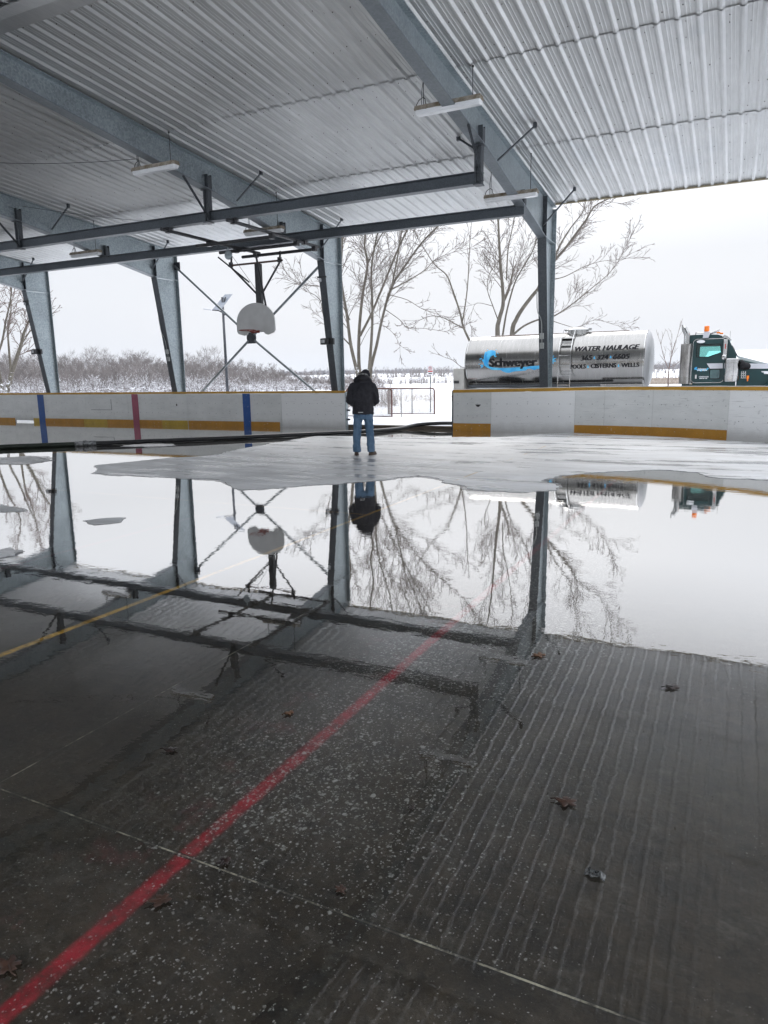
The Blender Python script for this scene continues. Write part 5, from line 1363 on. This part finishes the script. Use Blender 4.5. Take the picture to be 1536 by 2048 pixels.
def tree(name, label, base, stems, P, seed, group=None, bark='bark', twig='twig'):
    """stems: list of (points, r0, r1) surveyed in the photograph"""
    rnd = random.Random(seed); t = thing(name, label, 'tree', (base.x, base.y, base.z), 0, group)
    tm = MB(); cm = MB()
    for pts, r0, r1, L in stems:
        sp = smooth_path(pts, 4); limb(tm, sp, r0, r1, 9)
        branches(cm, sp, (r0+r1)*.5, L, 0, rnd, P, P.get('start', .35))
        # leader continues as shoots
        d = (sp[-1]-sp[-2]).normalized()
        for q in range(2):
            ch = wander(sp[-1], d+Vector((rnd.gauss(0, .25), rnd.gauss(0, .25), .1)), L*1.1, rnd, 6, P['wig'], .05)
            limb(cm, ch, r1*.8, P['rmin'], 5); branches(cm, ch, r1*.8, L*.55, 1, rnd, P, .1)
    tm.build('trunk', MT[bark], t, smooth=True, fix=False); cm.build('crown', MT[twig], t, fix=False)
    return t
PT = dict(dens=[2.2, 4.4, 5.6, 5], ang=(.30, .85), wig=.085, up=[.07, .03, -.015, -.03], rs=.40, rmin=.0088, ls=.76, levels=3)
def px_stem(pts, Y, seed, yspread=0.0):
    out = []; n = len(pts)
    for k, (x, y) in enumerate(pts):
        q = gy(x, y, Y+yspread*k/max(1, n-1)); out.append(q)
    return out
# big multi-stemmed tree behind the man
TB = gz(730, 818, .06); Yt = TB.y
st = []
for pts, r0, r1, ys, L in (
    ([(727, 818), (716, 752), (702, 692), (694, 630), (682, 556), (684, 480), (676, 400), (682, 345)], .20, .05, -1.5, 1.9),
    ([(728, 816), (719, 748), (718, 672), (725, 592), (735, 530), (729, 490), (733, 440), (722, 370), (726, 310)], .19, .04, 1.2, 1.9),
    ([(720, 672), (744, 625), (775, 550), (800, 490), (830, 430), (858, 370), (880, 325)], .12, .035, .8, 2.0),
    ([(733, 816), (738, 745), (743, 680), (745, 620), (743, 540), (752, 480), (768, 415), (776, 340)], .17, .04, -.8, 1.9),
    ([(735, 815), (742, 738), (753, 692), (764, 640), (783, 575), (815, 525), (850, 478), (890, 440), (930, 400)], .18, .035, 1.8, 2.0),
    ([(783, 577), (795, 515), (806, 455), (832, 395), (846, 330)], .08, .03, .8, 1.7),
    ([(783, 579), (815, 562), (850, 540), (872, 518), (905, 505)], .055, .022, 2.2, 1.3),
    ([(735, 530), (752, 490), (772, 455), (800, 420), (815, 370)], .06, .025, -1.0, 1.5),
    ([(772, 620), (800, 640), (815, 655), (850, 657), (890, 663)], .035, .014, -1.8, .9),
    ([(780, 590), (815, 600), (845, 618), (885, 632)], .035, .014, -1.2, .9),
    ([(700, 690), (676, 665), (650, 640), (640, 600), (620, 585)], .07, .02, -2.0, 1.2),
    ([(700, 640), (672, 590), (645, 575), (610, 570)], .05, .02, -2.5, 1.2),
    ([(716, 700), (740, 655), (760, 648), (785, 665), (800, 690)], .028, .012, -2.4, .7)):
    st.append((px_stem(pts, Yt, 1, ys), r0, r1, L))
tree('bare_tree', 'tall bare tree of several slanting stems rising directly behind the man', TB, [(a, b*.58, c*.55, l*1.3) for a, b, c, l in st], PT, 11, 'bare trees around the rink')
# big tree behind the tanker
T2 = gz(1010, 808, .06); T2 = T2*(40.5/T2.length); T2.z = .06; Y2 = T2.y; st = []
for pts, r0, r1, ys, L in (
    ([(1003, 800), (995, 672), (998, 640), (1006, 610), (1005, 575), (1001, 530), (998, 480), (996, 430), (992, 370), (985, 310)], .26, .05, -1.2, 1.9),
    ([(1005, 608), (1018, 578), (1025, 548)], .13, .10, .3, .9),
    ([(1004, 680), (1012, 630), (1022, 590), (1032, 560), (1050, 528), (1066, 500), (1080, 450), (1078, 390)], .10, .035, 1.5, 1.7),
    ([(1020, 800), (1024, 670), (1032, 640), (1046, 616), (1066, 590), (1080, 572), (1105, 527), (1128, 500), (1150, 470), (1172, 440), (1190, 412), (1225, 392), (1250, 360)], .25, .04, 1.0, 1.9),
    ([(1105, 527), (1120, 490), (1142, 455), (1165, 425), (1172, 400), (1185, 340)], .08, .03, -1.0, 1.6),
    ([(1028, 668), (1048, 652), (1075, 640), (1101, 635), (1125, 622), (1155, 600), (1185, 575), (1215, 550), (1235, 525)], .11, .02, -1.5, 1.5),
    ([(1101, 560), (1130, 553), (1165, 535), (1200, 523), (1232, 520)], .05, .016, 1.5, 1.2),
    ([(1100, 640), (1130, 650), (1155, 655), (1190, 640), (1230, 650)], .035, .014, 2, 1.0),
    ([(996, 640), (985, 610), (975, 580), (978, 550), (998, 520)], .055, .02, -1.8, 1.1),
    ([(985, 612), (955, 606), (945, 620), (940, 645)], .032, .012, -1.2, .8),
    ([(1013, 560), (1016, 500), (1025, 455), (1035, 400), (1042, 330)], .07, .03, 1.8, 1.6)):
    st.append((px_stem(pts, Y2, 2, ys), r0, r1, L))
tree('bare_tree', 'large bare tree with thick spreading limbs standing behind the tanker truck', T2, [(a, b*.58, c*.55, l*1.3) for a, b, c, l in st], PT, 23, 'bare trees around the rink')
T3 = gz(960, 812, .06); st = []
for pts, r0, r1, ys, L in (
    ([(975, 800), (960, 730), (945, 694), (927, 655), (920, 625), (905, 580), (893, 550), (870, 530), (850, 500)], .085, .022, 1.0, 1.3),
    ([(925, 642), (932, 600), (936, 560), (938, 520), (940, 480)], .04, .018, .8, 1.1),
    ([(926, 656), (905, 645), (885, 635), (862, 632), (840, 640)], .035, .014, -.8, .9),
    ([(948, 700), (930, 735), (905, 720), (890, 715)], .025, .012, -.8, .9)):
    st.append((px_stem(pts, T3.y, 3, ys), r0, r1, L))
tree('bare_tree', 'thin leaning bare tree coming out behind the rear end of the tank', T3, st, dict(PT, dens=[1.5, 3.0, 5, 5]), 31, 'bare trees around the rink')
# far left tree
T4 = gz(14, 800, .06); T4 = T4*(46/T4.length); T4.z = .06; st = []
for pts, r0, r1, ys, L in (
    ([(12, 800), (20, 760), (32, 720), (42, 690), (50, 660), (62, 635)], .22, .06, -1, 1.6),
    ([(22, 745), (18, 700), (16, 660), (22, 620), (22, 590)], .10, .03, .8, 1.6),
    ([(5, 780), (-5, 720), (5, 680), (12, 640), (20, 605), (24, 570)], .12, .03, -.5, 1.6),
    ([(-20, 795), (-30, 720), (-22, 650), (-10, 600), (-18, 560)], .14, .03, 1, 1.7),
    ([(40, 695), (55, 670), (70, 650), (85, 640)], .05, .02, .8, 1.2)):
    st.append((px_stem(pts, T4.y, 4, ys), r0, r1, L))
tree('bare_tree', 'pale bare tree partly cut off by the left edge of the picture', T4, [(a, b*.75, c*.75, l) for a, b, c, l in st], dict(PT, rmin=.012), 41, 'bare trees around the rink', 'bark', 'twig_red')
# sapling between tank and cab
T5 = gz(1336, 772, .06); d5 = 62/T5.length; T5 = T5*d5; T5.z = .06; st = []
for pts, r0, r1, ys, L in (([(1336, 775), (1337, 755), (1338, 738), (1340, 725), (1346, 700), (1352, 680)], .075, .025, .5, 1.4), ([(1337, 738), (1328, 715), (1322, 690)], .03, .02, -.5, 1.2), ([(1338, 735), (1352, 728), (1364, 718)], .03, .015, .5, 1.1), ([(1338, 738), (1343, 712), (1344, 690)], .03, .015, .5, 1.1)):
    st.append((px_stem(pts, T5.y, 5, ys), r0, r1, L))
tree('bare_sapling', 'small bare sapling seen in the gap between the tank and the cab', T5, st, dict(PT, levels=2, rmin=.012, dens=[1.2, 1.6, 2, 2], ang=(.3, .8)), 51, 'bare trees around the rink', 'twig_red', 'twig_red')

# ------------------------------------------------------------------ woods, brush, reeds, hills
MT['wood_twig'] = mat('far_twigs', (.15, .135, .13), (.23, .208, .20), .35, .9, 0, 0, spec=.1)
MT['wood_snow'] = mat('snow_on_twigs', (.58, .58, .60), (.72, .72, .74), .3, .9, 0, 0, spec=.1)
def spike(mb, p, d, L, w, rnd, view):
    """a tapering three-sided twig"""
    d = d.normalized(); a = d.cross(view).normalized()*w; b = d.cross(a).normalized()*w
    q = p+d*L+Vector((rnd.gauss(0, .06), rnd.gauss(0, .06), rnd.gauss(0, .03)))*L
    o = len(mb.v); mb.v += [p+a, p-a*.5+b*.87, p-a*.5-b*.87, q]
    mb.f += [[o, o+1, o+3], [o+1, o+2, o+3], [o+2, o, o+3]]; mb.mi += [mb.cur]*3
def wood_tree(mb, p, h, rnd, w=.05, snow=.5, n=95):
    view = Vector((p.x, p.y, 0)).normalized()
    mb.cur = 0; top = p+Vector((rnd.gauss(0, .05)*h, rnd.gauss(0, .05)*h, h*.85)); spike(mb, p, top-p, h, w*1.5, rnd, view)
    for s in range(rnd.randint(1, 3)): spike(mb, p+Vector((rnd.gauss(0, .3), rnd.gauss(0, .3), 0)), Vector((rnd.gauss(0, .22), rnd.gauss(0, .22), 1)), h*rnd.uniform(.6, .95), w*1.2, rnd, view)
    for k in range(n):
        t = rnd.random()**.8; z = h*(.04+.90*t)
        rad = h*.30*sqrt(max(0.02, 1-abs(2*t-.85)**1.7)) if t < .95 else h*.06
        a = rnd.uniform(0, 2*pi); r = rad*rnd.random()
        q = p+Vector((r*cos(a), r*sin(a), z)); dz = rnd.uniform(-.15, .9) if t < .45 else rnd.uniform(.25, 1.5)
        d = Vector((cos(a)*rnd.uniform(.3, 1), sin(a)*rnd.uniform(.3, 1), dz))
        pr = snow*(1.25-1.75*t+rnd.gauss(0, .10))
        mb.cur = 1 if rnd.random() < pr else 0
        spike(mb, q, d, h*rnd.uniform(.05, .15)*(1.1 if mb.cur == 0 else 1.0), w*(.5 if mb.cur == 0 else .85), rnd, view)
rnd = random.Random(77)
mb = MB()
def far_base(x): return 778-.0085*(x-300)-.5 if x < 560 else 776-.03*(x-560)
# the wood: several ranks, lower to the right
for rank, (dd, hh, cnt) in enumerate(((104, 4.2, 240), (116, 5.0, 200), (132, 6.6, 200), (150, 8.0, 200))):
    for k in range(cnt):
        px = -140+(900)*k/cnt+rnd.uniform(-3, 3)
        hf = 1.0 if px < 400 else max(.34, 1-(px-400)/420)
        if px > 560 and rank > 2: continue
        d3 = ray(px, 765); d = Vector((d3.x, d3.y)).normalized()*(dd+rnd.uniform(-7, 7))
        p = Vector((d.x, d.y, .0))
        h = hh*hf*rnd.uniform(.72, 1.1)*(.9+.35*noise.noise(Vector((px*.013, rank, 1))))
        wood_tree(mb, p, h, rnd, .042, (.8, .65, .38, .08)[rank], (200, 210, 220, 230)[rank])
# undergrowth at the edge, heavy with snow
for k in range(2000):
    px = rnd.uniform(-140, 760); dd = rnd.uniform(96, 112); d3 = ray(px, 765); d = Vector((d3.x, d3.y)).normalized()*dd
    p = Vector((d.x, d.y, 0)); view = Vector((d.x, d.y, 0)).normalized()
    for q in range(9):
        mb.cur = 1 if rnd.random() < .5 else 0
        spike(mb, p+Vector((rnd.gauss(0, .8), rnd.gauss(0, .8), rnd.uniform(0, .9))), Vector((rnd.gauss(0, 1), rnd.gauss(0, 1), rnd.uniform(-.1, .9))), rnd.uniform(.3, .75), .035, rnd, view)
tag(mb.build('snowy_wood', [MT['wood_twig'], MT['wood_snow']], fix=False), 'snow-dusted leafless wood along the far side of the field at the left', 'wood', kind='stuff')
# bushes near the foot of the big tree, brush line across the field
mb = MB()
for k in range(60):
    px = rnd.uniform(655, 800); d3 = ray(px, 770); d = Vector((d3.x, d3.y)).normalized()*rnd.uniform(37, 42); p = Vector((d.x, d.y, .05)); view = Vector((d.x, d.y, 0)).normalized()
    mb.cur = 0
    for q in range(7): spike(mb, p+Vector((rnd.gauss(0, .15), rnd.gauss(0, .15), 0)), Vector((rnd.gauss(0, .3), rnd.gauss(0, .3), 1)), rnd.uniform(.8, 2.6), .009, rnd, view)
tag(mb.build('shrub_stems', [MT['twig_red']], fix=False), 'thin bare shrub stems around the foot of the big tree', 'shrubs', kind='stuff')
mb = MB()
for (d0, d1, px0, px1, cnt, hh, sn) in ((165, 195, 640, 1000, 190, 2.0, .15), (165, 200, 820, 1420, 170, 1.9, .12), (260, 330, 640, 1420, 260, 3.0, .1), (150, 170, 600, 760, 60, 2.6, .4), (380, 430, 600, 1420, 160, 3.6, .2)):
    for k in range(cnt):
        px = rnd.uniform(px0, px1); d3 = ray(px, 760); d = Vector((d3.x, d3.y)).normalized()*rnd.uniform(d0, d1)
        zb = .05 if d0 < 250 else 2.2 if d0 < 350 else 3.6
        wood_tree(mb, Vector((d.x, d.y, zb-.5)), hh*rnd.uniform(.5, 1.25)+.5, rnd, .055*d0/160, sn, 44)
tag(mb.build('field_brush', [MT['wood_twig'], MT['wood_snow']], fix=False), 'low bare brush and hedges across the snowy fields in the distance', 'brush', kind='stuff')
# dry reeds beyond the gate
mb = MB()
for k in range(900):
    px = rnd.uniform(640, 1010) if rnd.random() < .6 else rnd.uniform(780, 960); dd = rnd.uniform(44, 56); d3 = ray(px, 770); d = Vector((d3.x, d3.y)).normalized()*dd; p = Vector((d.x, d.y, .05)); view = Vector((d.x, d.y, 0)).normalized()
    mb.cur = 0; spike(mb, p, Vector((rnd.gauss(0, .45), rnd.gauss(0, .45), 1)), rnd.uniform(.2, .75), .009, rnd, view)
for k in range(160):
    px = rnd.uniform(760, 1000); dd = rnd.uniform(24, 36); d3 = ray(px, 770); d = Vector((d3.x, d3.y)).normalized()*dd; p = Vector((d.x, d.y, .05)); view = Vector((d.x, d.y, 0)).normalized()
    spike(mb, p, Vector((rnd.gauss(0, .7), rnd.gauss(0, .7), 1)), rnd.uniform(.06, .35), .005, rnd, view)
tag(mb.build('dry_reeds', mat('dry_reed', (.40, .29, .18), (.26, .18, .11), 4, .9), fix=False), 'dry tan reeds and weeds poking through the snow beyond the fence', 'reeds', kind='stuff')
# rising ground and wooded skyline
mb = MB(); nseg = 120; rows = []
for (dd, zz) in ((230, -.3), (300, 2.0), (400, 3.3), (600, 4.6), (800, 5.6), (1000, 7.5), (1200, 7.0), (1500, -2)):
    row = []
    for k in range(nseg+1):
        a = radians(-75+150*k/nseg)-YAW*0; px = k
        az = radians(-80)+radians(130)*k/nseg
        hgt_ = zz+zz*.45*noise.noise(Vector((az*5, dd*.004, 2)))
        row.append((dd*sin(az), dd*cos(az), hgt_ if zz > 0 else zz))
    rows.append(row)
for row in rows: mb.v += [Vector(p) for p in row]
for j in range(len(rows)-1):
    for i in range(nseg): mb.f.append([j*(nseg+1)+i, j*(nseg+1)+i+1, (j+1)*(nseg+1)+i+1, (j+1)*(nseg+1)+i]); mb.mi.append(0)
hills = mb.build('hills', MT['snow'], smooth=True); tag(hills, kind='structure')
mb = MB()
for k in range(1500):
    px = rnd.uniform(560, 1700); dd = rnd.choice((620, 820, 1000))*rnd.uniform(.96, 1.04); d3 = ray(px, 750); d = Vector((d3.x, d3.y)).normalized()*dd
    az = atan2(d.x, d.y); zz = {600: 4.6, 800: 5.6, 1000: 7.5}[600 if dd < 700 else 800 if dd < 900 else 1000]
    zb = zz+zz*.45*noise.noise(Vector((az*5, dd*.004, 2)))
    if noise.noise(Vector((px*.02, dd*.01, 4))) < -.05 and dd < 900: continue
    p = Vector((d.x, d.y, zb-1)); view = Vector((d.x, d.y, 0)).normalized(); h = rnd.uniform(4, 9)*(1.25 if rnd.random() < .1 else 1)*dd/900
    mb.cur = 0
    for q in range(10): spike(mb, p+Vector((rnd.gauss(0, 2.6), rnd.gauss(0, 2.6), rnd.uniform(0, .35)*h)), Vector((rnd.gauss(0, .6), rnd.gauss(0, .6), 1)), h*rnd.uniform(.4, .75), rnd.uniform(.7, 1.6), rnd, view)
tag(mb.build('skyline_wood', mat('far_wood', (.10, .10, .11), (.17, .16, .17), .05, .9), fix=False), 'dark wooded skyline far beyond the snowy fields', 'wood', kind='stuff')
# board fence and snowy-roofed house beyond the truck
fa, fb_ = gz(1260, 767, .0), gz(1420, 764.5, .0); fa = fa*(112/fa.length); fb_ = fb_*(112/fb_.length); fa.z = fb_.z = .03
fence = thing('board_fence', 'low weathered board fence seen far off in the gap between tank and cab', 'fence', tuple(fa), atan2(fb_.y-fa.y, fb_.x-fa.x)); L = (fb_-fa).length
mb = MB(); x = 0
while x < L: mb.span(x, x+.17, -.015, .015, 0, .98+.05*sin(x*7)); x += .18
mb.build('board', mat('weathered_board', (.20, .155, .12), (.30, .25, .20), 3, .85), fence, local=True)
tag(fence.children[0] if fence.children else fence)
mb = MB()
for k in range(int(L/2.4)+1): mb.span(k*2.4-.05, k*2.4+.05, .02, .12, -.2, 1.05)
mb.span(0, L, .016, .06, .25, .33); mb.span(0, L, .016, .06, .7, .78); mb.build('post_frame', mat('grey_post', (.16, .13, .11), (.24, .2, .17), 3, .85), fence, local=True)
hb = gz(1540, 765, 0); hb = hb*(78/hb.length); hb.z = .03
house = thing('house', 'house with snow-covered roof just showing above the truck hood', 'house', tuple(hb), -.1)
rz0_, rz1_ = 2.3, 3.3
mb = MB(); mb.span(-5.2, 8, -3.5, 3.5, 0, rz0_); mb.add([(-5.2, -3.5, rz0_), (-5.2, 3.5, rz0_), (-5.2, 0, rz1_), (8, -3.5, rz0_), (8, 3.5, rz0_), (8, 0, rz1_)], [(0, 1, 2), (3, 5, 4), (0, 2, 5, 3), (1, 4, 5, 2)]); mb.build('wall', mat('pale_siding', (.5, .5, .5), (.6, .6, .6), 3, .7), house, local=True)
mb = MB(); mb.add([(-5.6, -4, rz0_-.15), (8.4, -4, rz0_-.15), (8.4, 0, rz1_+.1), (-5.6, 0, rz1_+.1), (8.4, 4, rz0_-.15), (-5.6, 4, rz0_-.15), (-5.6, -4, rz0_+.12), (8.4, -4, rz0_+.12), (8.4, 0, rz1_+.38), (-5.6, 0, rz1_+.38), (8.4, 4, rz0_+.12), (-5.6, 4, rz0_+.12)],
    [(0, 1, 2, 3), (3, 2, 4, 5), (6, 7, 8, 9), (9, 8, 10, 11), (0, 1, 7, 6), (5, 4, 10, 11), (0, 3, 9, 6), (3, 5, 11, 9), (1, 2, 8, 7), (2, 4, 10, 8)]); mb.build('roof', MT['snow'], house, local=True)
mb = MB(); mb.span(-3, -2, -3.54, -3.505, .9, 2.0); mb.build('window', MT['dark'], house, local=True)
hz = MB(); hz.span(-1600, 1700, -60, 1700, -1.5, 40)
mh = N('thin_winter_haze'); vp = mh.n('VolumePrincipled'); vp.inputs['Color'].default_value = (.90, .94, 1, 1); vp.inputs['Density'].default_value = .00028; vp.inputs['Anisotropy'].default_value = .2
mh.l(vp.outputs[0], mh.out.inputs['Volume']); 
tag(hz.build('haze', mh.m), kind='stuff')
# ------------------------------------------------------------------ world, light, output
w = bpy.data.worlds.new("World"); SC.world = w; w.use_nodes = True; nt = w.node_tree; nt.nodes.clear()
bg = nt.nodes.new('ShaderNodeBackground'); out = nt.nodes.new('ShaderNodeOutputWorld'); nt.links.new(bg.outputs[0], out.inputs[0])
sky = nt.nodes.new('ShaderNodeTexSky'); sky.sky_type = 'NISHITA'; sky.sun_disc = False
EL, AZ = radians(38), radians(-20)      # sun beyond the boards, behind cloud
sky.sun_elevation = EL; sky.sun_rotation = AZ; sky.dust_density = 4; sky.air_density = 1.2
tc = nt.nodes.new('ShaderNodeTexCoord'); mp = nt.nodes.new('ShaderNodeMapping'); mp.inputs['Scale'].default_value = (1, 1, 4)
nz = nt.nodes.new('ShaderNodeTexNoise'); nz.inputs['Scale'].default_value = 1.6; nz.inputs['Detail'].default_value = 5
nt.links.new(tc.outputs['Generated'], mp.inputs[0]); nt.links.new(mp.outputs[0], nz.inputs['Vector'])
rp = nt.nodes.new('ShaderNodeValToRGB'); nt.links.new(nz.outputs[0], rp.inputs[0])
rp.color_ramp.elements[0].position = .3; rp.color_ramp.elements[0].color = (5.0, 5.22, 5.68, 1)
rp.color_ramp.elements[1].position = .7; rp.color_ramp.elements[1].color = (5.4, 5.56, 5.9, 1)
mx = nt.nodes.new('ShaderNodeMixRGB'); mx.inputs[0].default_value = .96      # cloud layer over the clear sky
# an overcast sky is about twice as bright overhead as at the horizon
sx = nt.nodes.new('ShaderNodeSeparateXYZ'); nt.links.new(tc.outputs['Generated'], sx.inputs[0])
gr = nt.nodes.new('ShaderNodeMapRange'); nt.links.new(sx.outputs[2], gr.inputs[0]); gr.inputs[1].default_value = .15; gr.inputs[2].default_value = 1; gr.inputs[3].default_value = 1.0; gr.inputs[4].default_value = 4.0
ml = nt.nodes.new('ShaderNodeVectorMath'); ml.operation = 'SCALE'; nt.links.new(rp.outputs[0], ml.inputs[0]); nt.links.new(gr.outputs[0], ml.inputs['Scale'])
nt.links.new(sky.outputs[0], mx.inputs[1]); nt.links.new(ml.outputs[0], mx.inputs[2])
nt.links.new(mx.outputs[0], bg.inputs[0]); bg.inputs[1].default_value = .10
ld = bpy.data.lights.new('sun', 'SUN'); ld.energy = 0.8; ld.angle = radians(25); ld.color = (1, .97, .93)
so = bpy.data.objects.new('sun', ld); COL.objects.link(so)
dirv = Vector((sin(AZ)*cos(EL), cos(AZ)*cos(EL), sin(EL)))
so.rotation_euler = dirv.to_track_quat('Z', 'Y').to_euler()
vs = SC.view_settings; SC.display_settings.display_device = 'sRGB'
vs.view_transform = 'Standard'; vs.look = 'None'; vs.gamma = 1; vs.use_curve_mapping = False; vs.exposure = 0.70
SC.cycles.max_bounces = 8; SC.cycles.transparent_max_bounces = 12
